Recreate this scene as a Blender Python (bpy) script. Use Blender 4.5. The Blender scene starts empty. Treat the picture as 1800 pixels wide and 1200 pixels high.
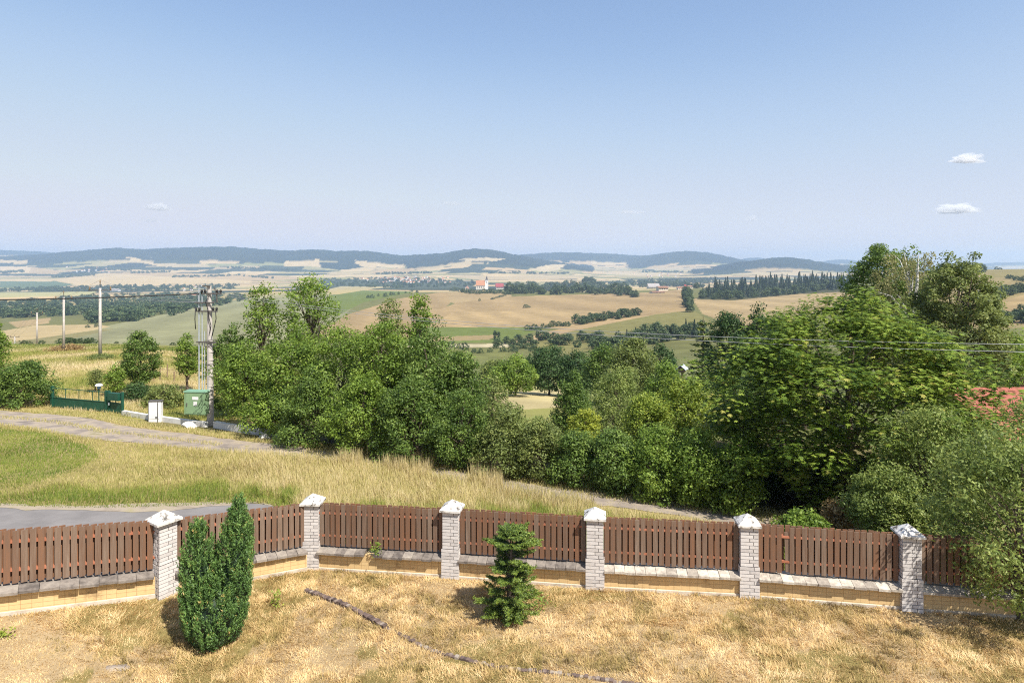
import bpy, math, random
import numpy as np
from mathutils import Vector

SC = bpy.context.scene
COL = SC.collection
F, HZ, EYE = 1100.0, 468.0, 6.7          # focal length in photo pixels, horizon row, eye height (m)

# ------------------------------------------------------------------ camera, sky, sun, exposure
cam_d = bpy.data.cameras.new('camera'); cam = bpy.data.objects.new('camera', cam_d); COL.objects.link(cam)
cam.location = (0, 0, EYE); cam.rotation_euler = (math.radians(90), 0, 0)
cam_d.sensor_width = 36; cam_d.lens = F / 1800 * 36; cam_d.shift_y = (HZ - 600) / 1800
cam_d.clip_start = 0.1; cam_d.clip_end = 60000
SC.camera = cam

SUN_EL, SUN_AZ = math.radians(53), math.radians(136)   # azimuth clockwise from the view direction
w = bpy.data.worlds.new('World'); SC.world = w; w.use_nodes = True
nt = w.node_tree; bg = nt.nodes['Background']
sky = nt.nodes.new('ShaderNodeTexSky'); sky.sky_type = 'NISHITA'; sky.sun_disc = False
sky.sun_elevation = SUN_EL; sky.sun_rotation = SUN_AZ
sky.altitude = 300; sky.air_density = 1.0; sky.dust_density = 1.0; sky.ozone_density = 2.2
vm = [nt.nodes.new('ShaderNodeVectorMath') for _ in range(2)]; cv = nt.nodes.new('ShaderNodeRGBCurve')
vm[0].operation = vm[1].operation = 'SCALE'; vm[0].inputs['Scale'].default_value = .19; vm[1].inputs['Scale'].default_value = 1 / .19
for ch, pts in enumerate((((0, 0), (.25, .30), (.39, .49), (.62, .655), (.85, .745), (1, .775)), ((0, 0), (.41, .455), (.61, .63), (.9, .73), (1, .762)), ((0, 0), (.69, .72), (.90, .825), (1, .838)))):
    c_ = cv.mapping.curves[ch]
    c_.points[0].location = pts[0]; c_.points[1].location = pts[-1]
    for q in pts[1:-1]: c_.points.new(*q)
cv.mapping.extend = 'HORIZONTAL'; cv.mapping.update()
nt.links.new(sky.outputs['Color'], vm[0].inputs[0]); nt.links.new(vm[0].outputs[0], cv.inputs['Color']); nt.links.new(cv.outputs['Color'], vm[1].inputs[0])
nt.links.new(vm[1].outputs[0], bg.inputs['Color']); bg.inputs['Strength'].default_value = 0.115
sun_dir = Vector((math.sin(SUN_AZ) * math.cos(SUN_EL), math.cos(SUN_AZ) * math.cos(SUN_EL), math.sin(SUN_EL)))
sl = bpy.data.lights.new('sun', 'SUN'); sl.energy = 4.6; sl.angle = math.radians(0.5); sl.color = (1.0, 0.95, 0.86)
so = bpy.data.objects.new('sun', sl); COL.objects.link(so); so.location = (20, -20, 40)
so.rotation_euler = (-sun_dir).to_track_quat('-Z', 'Y').to_euler()
SC.view_settings.view_transform = 'Standard'; SC.view_settings.look = 'None'
SC.view_settings.exposure = 0.75; SC.view_settings.gamma = 1.0; SC.view_settings.use_curve_mapping = False
SC.render.filter_size = 1.1; SC.cycles.use_denoising = False; SC.cycles.filter_width = 1.1; SC.cycles.max_bounces = 6; SC.cycles.volume_bounces = 3; SC.cycles.transparent_max_bounces = 8

rng = np.random.default_rng(7)
random.seed(7)

# ------------------------------------------------------------------ helpers
def sstep(a, b, x):
    t = np.clip((x - a) / (b - a), 0, 1)
    return t * t * (3 - 2 * t)

def vnoise(x, y, s=0.0):
    x = np.asarray(x, float); y = np.asarray(y, float)
    xi = np.floor(x); yi = np.floor(y); fx = x - xi; fy = y - yi
    fx = fx * fx * (3 - 2 * fx); fy = fy * fy * (3 - 2 * fy)
    def h(a, b):
        q = np.sin(a * 127.1 + b * 311.7 + s * 74.7) * 43758.5453
        return q - np.floor(q)
    return (h(xi, yi) * (1 - fx) + h(xi + 1, yi) * fx) * (1 - fy) + (h(xi, yi + 1) * (1 - fx) + h(xi + 1, yi + 1) * fx) * fy

def fbm(x, y, s=0.0, o=3):
    r = 0; a = 0.5; t = 0
    for k in range(o):
        r = r + a * vnoise(x * 2 ** k, y * 2 ** k, s + k * 3.1); t += a; a *= 0.5
    return r / t

def inpoly(px, py, poly):
    px = np.asarray(px); py = np.asarray(py); ins = np.zeros(px.shape, bool); n = len(poly)
    for i in range(n):
        x1, y1 = poly[i]; x2, y2 = poly[(i + 1) % n]
        if y1 == y2: continue
        c = ((y1 > py) != (y2 > py)) & (px < (x2 - x1) * (py - y1) / (y2 - y1) + x1)
        ins ^= c
    return ins

def tag(o, label=None, cat=None, group=None, kind=None):
    if label: o['label'] = label
    if cat: o['category'] = cat
    if group: o['group'] = group
    if kind: o['kind'] = kind
    return o

def empty(name, loc, label, cat, group=None):
    o = bpy.data.objects.new(name, None); COL.objects.link(o); o.location = loc; o.empty_display_size = 0.2
    return tag(o, label, cat, group)

def link(name, me, parent=None, loc=None):
    o = bpy.data.objects.new(name, me); COL.objects.link(o)
    if parent is not None: o.parent = parent
    if loc is not None: o.location = loc
    return o

def mesh_np(name, verts, faces, mat, tint=None, smooth=False, mi=None):
    """verts (n,3), faces (m,k) of one k"""
    me = bpy.data.meshes.new(name)
    verts = np.ascontiguousarray(verts, np.float32); faces = np.ascontiguousarray(faces, np.int32)
    m, k = faces.shape
    me.vertices.add(len(verts)); me.vertices.foreach_set('co', verts.ravel())
    me.loops.add(m * k); me.loops.foreach_set('vertex_index', faces.ravel())
    me.polygons.add(m); me.polygons.foreach_set('loop_start', np.arange(0, m * k, k, dtype=np.int32))
    for q in (mat if isinstance(mat, (list, tuple)) else [mat]): me.materials.append(q)
    if mi is not None: me.polygons.foreach_set('material_index', np.ascontiguousarray(mi, np.int32))
    me.update(calc_edges=True)
    me.polygons.foreach_set('use_smooth', np.full(m, bool(smooth)))
    if tint is not None:
        a = me.attributes.new('tint', 'FLOAT', 'FACE'); a.data.foreach_set('value', np.ascontiguousarray(tint, np.float32))
    return me

class MB:
    """collects boxes, tubes and prisms into one mesh (world coordinates)"""
    def __init__(s): s.v = []; s.f = []; s.m = []; s.t = []
    def add(s, vs, fs, mi=0, tint=None):
        o = len(s.v); s.v += [tuple(p) for p in vs]
        t = random.random() if tint is None else tint
        for q in fs: s.f.append([i + o for i in q]); s.m.append(mi); s.t.append(t)
    def box(s, c, size, ang=0.0, mi=0, tint=None, taper=1.0, tilt=0.0):
        cx, cy, cz = c; a, b, h = size[0] / 2, size[1] / 2, size[2] / 2
        ca, sa = math.cos(ang), math.sin(ang); vs = []
        for z, k in ((-h, 1.0), (h, taper)):
            for x, y in ((-a, -b), (a, -b), (a, b), (-a, b)):
                x *= k; y *= k; x2 = x + tilt * (z + h)
                vs.append((cx + x2 * ca - y * sa, cy + x2 * sa + y * ca, cz + z))
        s.add(vs, [(0, 3, 2, 1), (4, 5, 6, 7), (0, 1, 5, 4), (1, 2, 6, 5), (2, 3, 7, 6), (3, 0, 4, 7)], mi, tint)
    def tube(s, pts, rad, n=6, mi=0, tint=None, cap=True):
        pts = [Vector(p) for p in pts]
        if not hasattr(rad, '__len__'): rad = [rad] * len(pts)
        vs = []; fs = []
        for i, p in enumerate(pts):
            d = (pts[min(i + 1, len(pts) - 1)] - pts[max(i - 1, 0)]).normalized()
            a = d.cross(Vector((0, 0, 1)) if abs(d.z) < 0.9 else Vector((1, 0, 0))).normalized(); b = d.cross(a)
            for k in range(n):
                t = 2 * math.pi * k / n; vs.append(p + (a * math.cos(t) + b * math.sin(t)) * rad[i])
        for i in range(len(pts) - 1):
            for k in range(n):
                k2 = (k + 1) % n; fs.append((i * n + k, i * n + k2, (i + 1) * n + k2, (i + 1) * n + k))
        if cap: fs.append(tuple(range(n - 1, -1, -1))); fs.append(tuple((len(pts) - 1) * n + k for k in range(n)))
        s.add(vs, fs, mi, tint)
    def prism(s, poly, z0, z1, mi=0, tint=None):
        n = len(poly); vs = [(x, y, z0) for x, y in poly] + [(x, y, z1) for x, y in poly]
        fs = [tuple(range(n - 1, -1, -1)), tuple(range(n, 2 * n))] + [(i, (i + 1) % n, (i + 1) % n + n, i + n) for i in range(n)]
        s.add(vs, fs, mi, tint)
    def build(s, name, mats, parent=None, smooth=False, base=None):
        me = bpy.data.meshes.new(name); off = Vector(base) if base is not None else Vector((0, 0, 0))
        if parent is not None:
            q = parent
            while q is not None: off = off + q.location; q = q.parent
        me.from_pydata([tuple(Vector(p) - off) for p in s.v], [], s.f)
        for q in (mats if isinstance(mats, (list, tuple)) else [mats]): me.materials.append(q)
        me.polygons.foreach_set('material_index', s.m)
        a = me.attributes.new('tint', 'FLOAT', 'FACE'); a.data.foreach_set('value', s.t)
        if smooth: me.polygons.foreach_set('use_smooth', [True] * len(s.f))
        me.update()
        return link(name, me, parent, None if base is None else base)

# ------------------------------------------------------------------ materials
def newmat(name):
    m = bpy.data.materials.new(name); m.use_nodes = True
    return m, m.node_tree, m.node_tree.nodes['Principled BSDF']

def ramp(nt, stops):
    r = nt.nodes.new('ShaderNodeValToRGB'); e = r.color_ramp.elements
    while len(e) < len(stops): e.new(0.5)
    for q, (p, c) in zip(e, stops): q.position = p; q.color = (*c, 1)
    return r

def noise(nt, scale, detail=4, vec=None, rough=0.6):
    n = nt.nodes.new('ShaderNodeTexNoise'); n.inputs['Scale'].default_value = scale
    n.inputs['Detail'].default_value = detail; n.inputs['Roughness'].default_value = rough
    if vec is not None: nt.links.new(vec, n.inputs['Vector'])
    return n

def math_node(nt, op, a, b):
    n = nt.nodes.new('ShaderNodeMath'); n.operation = op
    for i, q in enumerate((a, b)):
        if isinstance(q, (int, float)): n.inputs[i].default_value = q
        else: nt.links.new(q, n.inputs[i])
    return n.outputs[0]

def noisy(name, stops, scale=6.0, rough=0.8, bump=0.0, stretch=(1, 1, 1), use_tint=0.0, spec=0.3, metal=0.0, detail=5, bscale=None):
    m, nt, p = newmat(name)
    tc = nt.nodes.new('ShaderNodeTexCoord'); mp = nt.nodes.new('ShaderNodeMapping'); mp.inputs['Scale'].default_value = stretch
    nt.links.new(tc.outputs['Object'], mp.inputs['Vector'])
    n = noise(nt, scale, detail, mp.outputs['Vector'])
    fac = n.outputs['Fac']
    if use_tint:
        a = nt.nodes.new('ShaderNodeAttribute'); a.attribute_name = 'tint'
        fac = math_node(nt, 'ADD', math_node(nt, 'MULTIPLY', fac, 1 - use_tint), math_node(nt, 'MULTIPLY', a.outputs['Fac'], use_tint))
    r = ramp(nt, stops); nt.links.new(fac, r.inputs['Fac'])
    nt.links.new(r.outputs['Color'], p.inputs['Base Color'])
    p.inputs['Roughness'].default_value = rough; p.inputs['Specular IOR Level'].default_value = spec; p.inputs['Metallic'].default_value = metal
    if bump:
        b = nt.nodes.new('ShaderNodeBump'); b.inputs['Strength'].default_value = bump; b.inputs['Distance'].default_value = 0.02
        n2 = noise(nt, bscale or scale * 3, 4, mp.outputs['Vector'])
        nt.links.new(n2.outputs['Fac'], b.inputs['Height']); nt.links.new(b.outputs['Normal'], p.inputs['Normal'])
    return m

def leafmat(name, stops, trans=0.42, rough=0.5, spec=0.35, k=2.05):
    stops = [(q, (min(c[0] * k, .85), min(c[1] * k, .8), min(c[2] * k * (.9 if k > 1.5 else 1), .7))) for q, c in stops]
    m, nt, p = newmat(name)
    a = nt.nodes.new('ShaderNodeAttribute'); a.attribute_name = 'tint'
    r = ramp(nt, stops); nt.links.new(a.outputs['Fac'], r.inputs['Fac'])
    nt.links.new(r.outputs['Color'], p.inputs['Base Color'])
    p.inputs['Roughness'].default_value = rough; p.inputs['Specular IOR Level'].default_value = spec
    if trans:
        t = nt.nodes.new('ShaderNodeBsdfTranslucent'); mx = nt.nodes.new('ShaderNodeMixShader'); mx.inputs[0].default_value = trans
        hs = nt.nodes.new('ShaderNodeHueSaturation'); hs.inputs['Value'].default_value = 1.25; hs.inputs['Hue'].default_value = 0.485
        nt.links.new(r.outputs['Color'], hs.inputs['Color']); nt.links.new(hs.outputs['Color'], t.inputs['Color'])
        out = nt.nodes['Material Output']
        nt.links.new(p.outputs[0], mx.inputs[1]); nt.links.new(t.outputs[0], mx.inputs[2]); nt.links.new(mx.outputs[0], out.inputs['Surface'])
    return m

M = {}
M['green'] = leafmat('leaf_green', [(0, (.036, .062, .010)), (.5, (.082, .128, .020)), (1, (.150, .200, .040))])
M['mid'] = leafmat('leaf_mid', [(0, (.026, .048, .010)), (.5, (.060, .098, .020)), (1, (.118, .162, .040))])
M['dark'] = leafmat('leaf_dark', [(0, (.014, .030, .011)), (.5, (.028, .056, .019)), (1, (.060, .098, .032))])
M['lime'] = leafmat('leaf_lime', [(0, (.055, .085, .012)), (.5, (.115, .152, .024)), (1, (.200, .230, .045))])
M['yellow'] = leafmat('leaf_yellow', [(0, (.085, .11, .014)), (.5, (.14, .165, .022)), (1, (.21, .225, .036))])
M['chestnut'] = leafmat('leaf_chestnut', [(0, (.036, .064, .010)), (.5, (.088, .132, .020)), (.97, (.170, .212, .040)), (1, (.19, .185, .05))])
M['olive'] = leafmat('leaf_olive', [(0, (.045, .060, .018)), (.5, (.090, .115, .034)), (1, (.150, .170, .055))])
M['greygreen'] = leafmat('leaf_greygreen', [(0, (.045, .068, .016)), (.5, (.100, .132, .034)), (1, (.190, .218, .072))])
M['birch'] = leafmat('leaf_birch', [(0, (.080, .085, .035)), (.5, (.140, .140, .060)), (1, (.210, .190, .090))])
M['brown'] = leafmat('leaf_brown', [(0, (.10, .075, .035)), (.5, (.17, .12, .055)), (1, (.26, .18, .09))])
M['fargreen'] = leafmat('leaf_far', [(0, (.022, .040, .014)), (.5, (.042, .068, .024)), (1, (.085, .110, .038))], trans=.2, k=1.5)
M['spruce'] = leafmat('leaf_spruce', [(0, (.012, .026, .012)), (.5, (.024, .044, .018)), (1, (.050, .075, .028))], trans=.1, k=1.3)
M['thuja'] = leafmat('leaf_thuja', [(0, (.020, .040, .012)), (.5, (.046, .086, .024)), (.95, (.092, .145, .038)), (1, (.18, .13, .05))], trans=.28, k=2.35)
M['fir'] = leafmat('leaf_fir', [(0, (.016, .030, .008)), (.5, (.046, .074, .014)), (1, (.130, .165, .026))], trans=.15)
M['bark'] = noisy('bark', [(.3, (.06, .045, .032)), (.7, (.17, .13, .10))], 9, .9, .6, (1, 1, .25))
M['birchbark'] = noisy('birch_bark', [(.35, (.12, .11, .10)), (.48, (.62, .60, .56)), (1, (.72, .70, .66))], 5, .7, 0, (1, 1, 3))
M['straw'] = leafmat('dry_grass', [(0, (.150, .105, .045)), (.28, (.270, .215, .075)), (.5, (.430, .310, .140)), (.75, (.565, .425, .210)), (1, (.670, .535, .315))], trans=.3, rough=.6, spec=.2, k=1.3)
M['meadow'] = leafmat('meadow_grass', [(0, (.085, .140, .022)), (.3, (.190, .225, .040)), (.55, (.300, .280, .090)), (.8, (.430, .360, .165)), (1, (.560, .470, .280))], trans=.35, rough=.6, spec=.2, k=1.18)
M['concrete'] = noisy('pole_concrete', [(.3, (.40, .365, .335)), (.7, (.55, .505, .465))], 3, .85, .15)
M['cap'] = noisy('cap_concrete', [(.36, (.10, .09, .08)), (.43, (.42, .39, .35)), (.5, (.62, .59, .55)), (1, (.74, .71, .67))], 9, .85, .25, use_tint=.0)
M['coping'] = noisy('coping_concrete', [(.25, (.10, .085, .075)), (.40, (.21, .18, .155)), (.58, (.31, .27, .225)), (.80, (.62, .56, .47))], 9, .9, .5, use_tint=.45)
M['brick'] = noisy('white_brick', [(.2, (.44, .41, .39)), (.5, (.58, .545, .52)), (1, (.66, .63, .60))], 14, .75, .15, use_tint=.4)
M['mortar'] = noisy('mortar', [(.3, (.11, .095, .088)), (.7, (.19, .165, .15))], 20, .95, .2)
M['plaster'] = None
M['metal'] = noisy('galvanised_pipe', [(.3, (.38, .42, .46)), (.7, (.52, .56, .60))], 4, .45, 0, metal=.3, spec=.5)
M['steel'] = noisy('dark_steel', [(.3, (.06, .055, .05)), (.7, (.13, .12, .11))], 8, .6, 0)
M['gatepaint'] = noisy('gate_green_paint', [(.3, (.009, .058, .036)), (.7, (.017, .085, .054))], 3, .5, 0, spec=.4)
M['cabinet'] = noisy('cabinet_green_paint', [(.3, (.19, .30, .16)), (.7, (.23, .35, .19))], 2, .5, 0, spec=.4)
M['cabroof'] = noisy('cabinet_lid_paint', [(.3, (.16, .30, .20)), (.7, (.20, .35, .24))], 2, .5)
M['whitepaint'] = noisy('white_paint', [(.3, (.66, .65, .63)), (.7, (.80, .79, .77))], 4, .6, 0)
M['whitewall'] = noisy('white_wall', [(.25, (.42, .40, .37)), (.5, (.66, .64, .60)), (1, (.74, .72, .69))], 2.5, .85, .2)
M['black'] = noisy('black_rubber', [(.3, (.015, .015, .016)), (.7, (.03, .03, .032))], 5, .6)
M['wire'] = noisy('aluminium_wire', [(.3, (.30, .30, .31)), (.7, (.42, .42, .43))], 5, .5, 0, metal=.2)
M['bluecap'] = noisy('blue_cap', [(.3, (.10, .22, .48)), (.7, (.16, .30, .58))], 5, .5)
M['rail'] = noisy('rail_red_stain', [(.25, (.27, .095, .050)), (.7, (.44, .175, .10))], 12, .65, .1, (1, 1, 1), use_tint=.3)
M['redroof'] = noisy('red_roof_tiles', [(.3, (.24, .070, .048)), (.7, (.38, .125, .085))], 9, .75, .4)
M['orangeroof'] = noisy('orange_roof_tiles', [(.3, (.36, .15, .065)), (.7, (.46, .21, .10))], .4, .8)
M['crimson'] = noisy('crimson_roof', [(.3, (.24, .035, .04)), (.7, (.32, .055, .055))], .4, .8)
M['greyroof'] = noisy('grey_roof', [(.3, (.26, .23, .22)), (.7, (.40, .36, .33))], .4, .8)
M['brownroof'] = noisy('brown_roof', [(.3, (.22, .12, .08)), (.7, (.34, .18, .12))], .3, .8)
M['cream'] = noisy('cream_render', [(.3, (.60, .52, .40)), (.7, (.74, .66, .54))], .3, .85)
M['whiterender'] = noisy('white_render', [(.3, (.70, .68, .64)), (.7, (.80, .78, .75))], .3, .85)
M['darkspire'] = noisy('dark_spire', [(.3, (.05, .035, .03)), (.7, (.09, .07, .06))], .5, .6)
M['window'] = noisy('dark_window', [(.3, (.02, .022, .026)), (.7, (.045, .05, .055))], .5, .2, spec=.6)
M['glassblue'] = noisy('pale_blue_sheet', [(.3, (.42, .50, .60)), (.7, (.56, .63, .72))], 3, .35, spec=.6)
M['timber'] = noisy('weathered_timber', [(.3, (.16, .11, .07)), (.7, (.32, .23, .15))], 6, .85, .3, (1, 1, .2))
M['stone'] = noisy('pale_stone', [(.3, (.42, .40, .37)), (.7, (.66, .64, .60))], 6, .9, .5)
M['footing'] = noisy('concrete_footing', [(.3, (.30, .25, .19)), (.5, (.52, .46, .38)), (1, (.64, .58, .50))], 4, .9, .4)
M['edging'] = noisy('edging_brick', [(.25, (.07, .05, .045)), (.5, (.17, .12, .10)), (.8, (.42, .37, .30))], 9, .9, .4, use_tint=.6)

def board_mat():
    m, nt, p = newmat('stained_boards')
    tc = nt.nodes.new('ShaderNodeTexCoord'); mp = nt.nodes.new('ShaderNodeMapping'); mp.inputs['Scale'].default_value = (14, 14, .9)
    nt.links.new(tc.outputs['Object'], mp.inputs['Vector'])
    n = noise(nt, 2.2, 6, mp.outputs['Vector'], .65)
    mp2 = nt.nodes.new('ShaderNodeMapping'); mp2.inputs['Scale'].default_value = (2.2, 2.2, 1.3); nt.links.new(tc.outputs['Object'], mp2.inputs['Vector'])
    n2 = noise(nt, 2.0, 4, mp2.outputs['Vector'])
    a = nt.nodes.new('ShaderNodeAttribute'); a.attribute_name = 'tint'
    f = math_node(nt, 'ADD', math_node(nt, 'MULTIPLY', n.outputs['Fac'], .55), math_node(nt, 'MULTIPLY', a.outputs['Fac'], .42))
    f = math_node(nt, 'ADD', f, math_node(nt, 'MULTIPLY', n2.outputs['Fac'], .12))
    r = ramp(nt, [(.20, (.32, .130, .056)), (.36, (.205, .104, .058)), (.52, (.152, .092, .061)), (.68, (.198, .140, .102)), (.88, (.30, .235, .18))])
    nt.links.new(f, r.inputs['Fac']); nt.links.new(r.outputs['Color'], p.inputs['Base Color'])
    p.inputs['Roughness'].default_value = .8; p.inputs['Specular IOR Level'].default_value = .25
    b = nt.nodes.new('ShaderNodeBump'); b.inputs['Strength'].default_value = .5; b.inputs['Distance'].default_value = .006
    nt.links.new(n.outputs['Fac'], b.inputs['Height']); nt.links.new(b.outputs['Normal'], p.inputs['Normal'])
    return m
M['board'] = board_mat()

def plaster_mat():
    m, nt, p = newmat('yellow_block_wall')
    a = nt.nodes.new('ShaderNodeUVMap'); a.uv_map = 'wall'
    bt = nt.nodes.new('ShaderNodeTexBrick'); bt.inputs['Scale'].default_value = 1.0
    bt.inputs['Brick Width'].default_value = .16; bt.inputs['Row Height'].default_value = .075; bt.inputs['Mortar Size'].default_value = .004
    bt.offset = 0.0
    bt.inputs['Color1'].default_value = (.64, .47, .25, 1); bt.inputs['Color2'].default_value = (.68, .51, .28, 1); bt.inputs['Mortar'].default_value = (.42, .29, .15, 1)
    nt.links.new(a.outputs['UV'], bt.inputs['Vector'])
    tc = nt.nodes.new('ShaderNodeTexCoord'); n = noise(nt, 2.2, 5, tc.outputs['Object'], .7)
    r = ramp(nt, [(.30, (.62, .60, .58)), (.42, (.95, .92, .86)), (.58, (.90, .86, .80)), (.66, (.60, .56, .52))]); nt.links.new(n.outputs['Fac'], r.inputs['Fac'])
    mx = nt.nodes.new('ShaderNodeMix'); mx.data_type = 'RGBA'; mx.blend_type = 'MULTIPLY'; mx.inputs[0].default_value = 1
    nt.links.new(bt.outputs['Color'], mx.inputs[6]); nt.links.new(r.outputs['Color'], mx.inputs[7])
    nt.links.new(mx.outputs[2], p.inputs['Base Color']); p.inputs['Roughness'].default_value = .9; p.inputs['Specular IOR Level'].default_value = .2
    return m
M['plaster'] = plaster_mat()

def terrain_mat():
    m, nt, p = newmat('terrain')
    a = nt.nodes.new('ShaderNodeAttribute'); a.attribute_name = 'col'
    g = nt.nodes.new('ShaderNodeNewGeometry')
    n1 = noise(nt, 3.0, 6, g.outputs['Position'], .7); n2 = noise(nt, .09, 5, g.outputs['Position'], .6); n3 = noise(nt, .008, 4, g.outputs['Position'], .6)
    s = math_node(nt, 'ADD', math_node(nt, 'MULTIPLY', n1.outputs['Fac'], .70), math_node(nt, 'MULTIPLY', n2.outputs['Fac'], .75))
    s = math_node(nt, 'ADD', s, math_node(nt, 'MULTIPLY', n3.outputs['Fac'], .45))
    s = math_node(nt, 'ADD', s, .05)
    mx = nt.nodes.new('ShaderNodeMix'); mx.data_type = 'RGBA'; mx.blend_type = 'MULTIPLY'; mx.inputs[0].default_value = 1
    nt.links.new(a.outputs['Color'], mx.inputs[6]); nt.links.new(s, mx.inputs[7])
    nt.links.new(mx.outputs[2], p.inputs['Base Color']); p.inputs['Roughness'].default_value = .95; p.inputs['Specular IOR Level'].default_value = .1
    b = nt.nodes.new('ShaderNodeBump'); b.inputs['Strength'].default_value = .5; b.inputs['Distance'].default_value = .05
    nt.links.new(n1.outputs['Fac'], b.inputs['Height']); nt.links.new(b.outputs['Normal'], p.inputs['Normal'])
    return m
M['terrain'] = terrain_mat()
M['asphalt'] = noisy('worn_asphalt', [(.3, (.165, .152, .145)), (.6, (.215, .198, .188)), (1, (.27, .245, .23))], 1.6, .9, .3, bscale=60)
M['gravel'] = noisy('gravel', [(.25, (.16, .135, .12)), (.48, (.29, .24, .195)), (.58, (.36, .295, .215)), (.66, (.24, .21, .11)), (1, (.40, .34, .25))], 1.3, .95, .6, detail=9, bscale=25)

M['shoulder'] = noisy('road_shoulder', [(.25, (.20, .16, .12)), (.5, (.34, .28, .21)), (.7, (.30, .26, .13)), (1, (.46, .40, .30))], 2.2, .95, .6, detail=9, bscale=30)

# ------------------------------------------------------------------ fence line and near ground
# pillars: (photo column, depth); base height from the photo's base row
PIL = [(-67, 10.72, .70), (288, 12.40, .23), (550, 14.15, -.08), (795, 13.65, -.03), (1046, 13.1, .02), (1314, 12.8, .0), (1596, 12.35, -.02), (1880, 12.0, -.05), (2207, 11.7, -.08)]
PW = [((u - 900) / F * Y, Y, z) for u, Y, z in PIL]
FX = np.array([p[0] for p in PW]); FY = np.array([p[1] for p in PW]); FZ = np.array([p[2] for p in PW])
FXe = np.concatenate([[-40, -20], FX, [60]]); FYe = np.concatenate([[-10, 3.5], FY, [9]]); FZe = np.concatenate([[2.2, 1.9], FZ, [-.2]])
fence_y = lambda X: np.interp(X, FXe, FYe)
yard_z = lambda X: np.interp(X, FXe, FZe)

KY = np.array([38, 50, 63, 83, 110, 140, 200, 300, 450, 600, 800, 1000, 1250, 1450, 1700, 2200, 3000, 3800, 4600, 5500, 6500, 8000, 10000, 14000.])
TAB = {
 0:    [711, 660, 636, 620, 605, 605, 625, 622, 606, 586, 567, 557, 548, 541, 535, 524, 511, 500, 489, 478, 467, 459, 455, 455],
 200:  [712, 660, 627, 615, 605, 603, 622, 618, 604, 580, 562, 553, 546, 540, 534, 523, 510, 499, 488, 477, 467, 459, 455, 455],
 400:  [724, 682, 648, 629, 615, 609, 625, 618, 602, 574, 550, 542, 536, 531, 527, 518, 508, 498, 487, 477, 467, 460, 457, 457],
 600:  [732, 712, 702, 690, 678, 668, 650, 626, 602, 579, 557, 540, 526, 519, 515, 510, 503, 494, 485, 477, 469, 462, 460, 460],
 750:  [738, 718, 702, 687, 674, 664, 648, 630, 610, 586, 560, 540, 522, 513, 516, 513, 503, 493, 484, 477, 471, 467, 466, 466],
 900:  [742, 722, 704, 687, 672, 661, 646, 631, 611, 589, 561, 541, 522, 511, 514, 513, 504, 493, 485, 479, 475, 472, 470, 470],
 1050: [747, 728, 711, 696, 680, 667, 648, 629, 604, 576, 550, 533, 520, 513, 514, 512, 504, 494, 486, 480, 476, 473, 471, 471],
 1200: [753, 735, 718, 705, 690, 675, 650, 621, 588, 560, 536, 522, 514, 508, 508, 508, 502, 494, 486, 480, 476, 473, 471, 471],
 1350: [758, 740, 724, 708, 690, 673, 645, 614, 581, 556, 536, 523, 511, 501, 497, 503, 500, 494, 487, 481, 477, 474, 472, 472],
 1500: [764, 744, 728, 710, 688, 669, 640, 608, 574, 550, 530, 515, 502, 493, 492, 500, 499, 494, 487, 481, 477, 474, 472, 472],
 1650: [769, 748, 732, 713, 690, 668, 632, 592, 550, 520, 497, 481, 475, 475, 478, 490, 494, 490, 485, 480, 476, 474, 472, 472],
 1800: [774, 750, 735, 715, 690, 665, 624, 575, 531, 505, 484, 474, 472.5, 474, 478, 486, 488, 486, 483, 479, 476, 474, 472, 472],
}
UC = np.array(sorted(TAB)); TY = np.array([TAB[k] for k in UC], float)
GU = np.arange(-300, 2101, 10.0); GL = np.linspace(math.log(KY[0]), math.log(KY[-1]), 420)
# interpolate columns smoothly, then depth, then blur lightly
tmp = np.stack([np.interp(np.clip(GU, 0, 1800), UC, TY[:, j]) for j in range(len(KY))], 1)
GYI = np.stack([np.interp(GL, np.log(KY), r) for r in tmp])
def blur(a, n, ax):
    k = np.hanning(n + 2)[1:-1]; k /= k.sum(); pad = [(0, 0), (0, 0)]; pad[ax] = (n // 2, n // 2)
    b = np.pad(a, pad, mode='edge')
    return np.apply_along_axis(lambda r: np.convolve(r, k, 'valid'), ax, b)
GYI = blur(blur(GYI, 11, 1), 9, 0)
GD = np.exp(GL)
GZ = EYE - (GYI - HZ) * GD[None, :] / F
RIDGES = [
 (7000, 1100, [(-400, 448), (0, 453), (70, 449), (130, 443.5), (205, 437.5), (250, 440), (300, 437.5), (400, 435), (450, 439), (510, 443), (550, 440), (600, 443), (645, 442.5), (690, 449), (720, 453), (760, 461), (800, 474)]),
 (10000, 1200, [(-400, 438), (0, 441), (60, 443), (120, 448), (180, 456)]),
 (6500, 1200, [(640, 470), (690, 457), (740, 450), (780, 447), (810, 441.5), (840, 439), (870, 442), (900, 448.5), (950, 458), (1000, 467), (1050, 476)]),
 (8800, 1100, [(820, 470), (860, 456), (920, 449), (960, 446), (1000, 445), (1050, 447), (1090, 448), (1110, 451), (1140, 457), (1200, 468), (1230, 474)]),
 (7900, 1100, [(1060, 474), (1100, 462), (1130, 455), (1170, 447), (1210, 442.5), (1250, 446), (1290, 455), (1330, 464), (1370, 474)]),
 (11000, 800, [(1270, 468), (1300, 457), (1325, 453), (1345, 455), (1370, 464), (1400, 472)]),
 (11000, 800, [(1420, 470), (1445, 461), (1470, 457), (1500, 458), (1530, 467), (1560, 470), (1640, 470), (1700, 466), (1750, 463), (1800, 461.5), (2100, 458)]),
 (5600, 800, [(1200, 480), (1240, 474), (1290, 464), (1340, 458), (1380, 454), (1420, 459), (1460, 466), (1500, 469), (1600, 474), (1700, 480)]),
]
FOREST_R = np.zeros_like(GZ)
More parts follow.
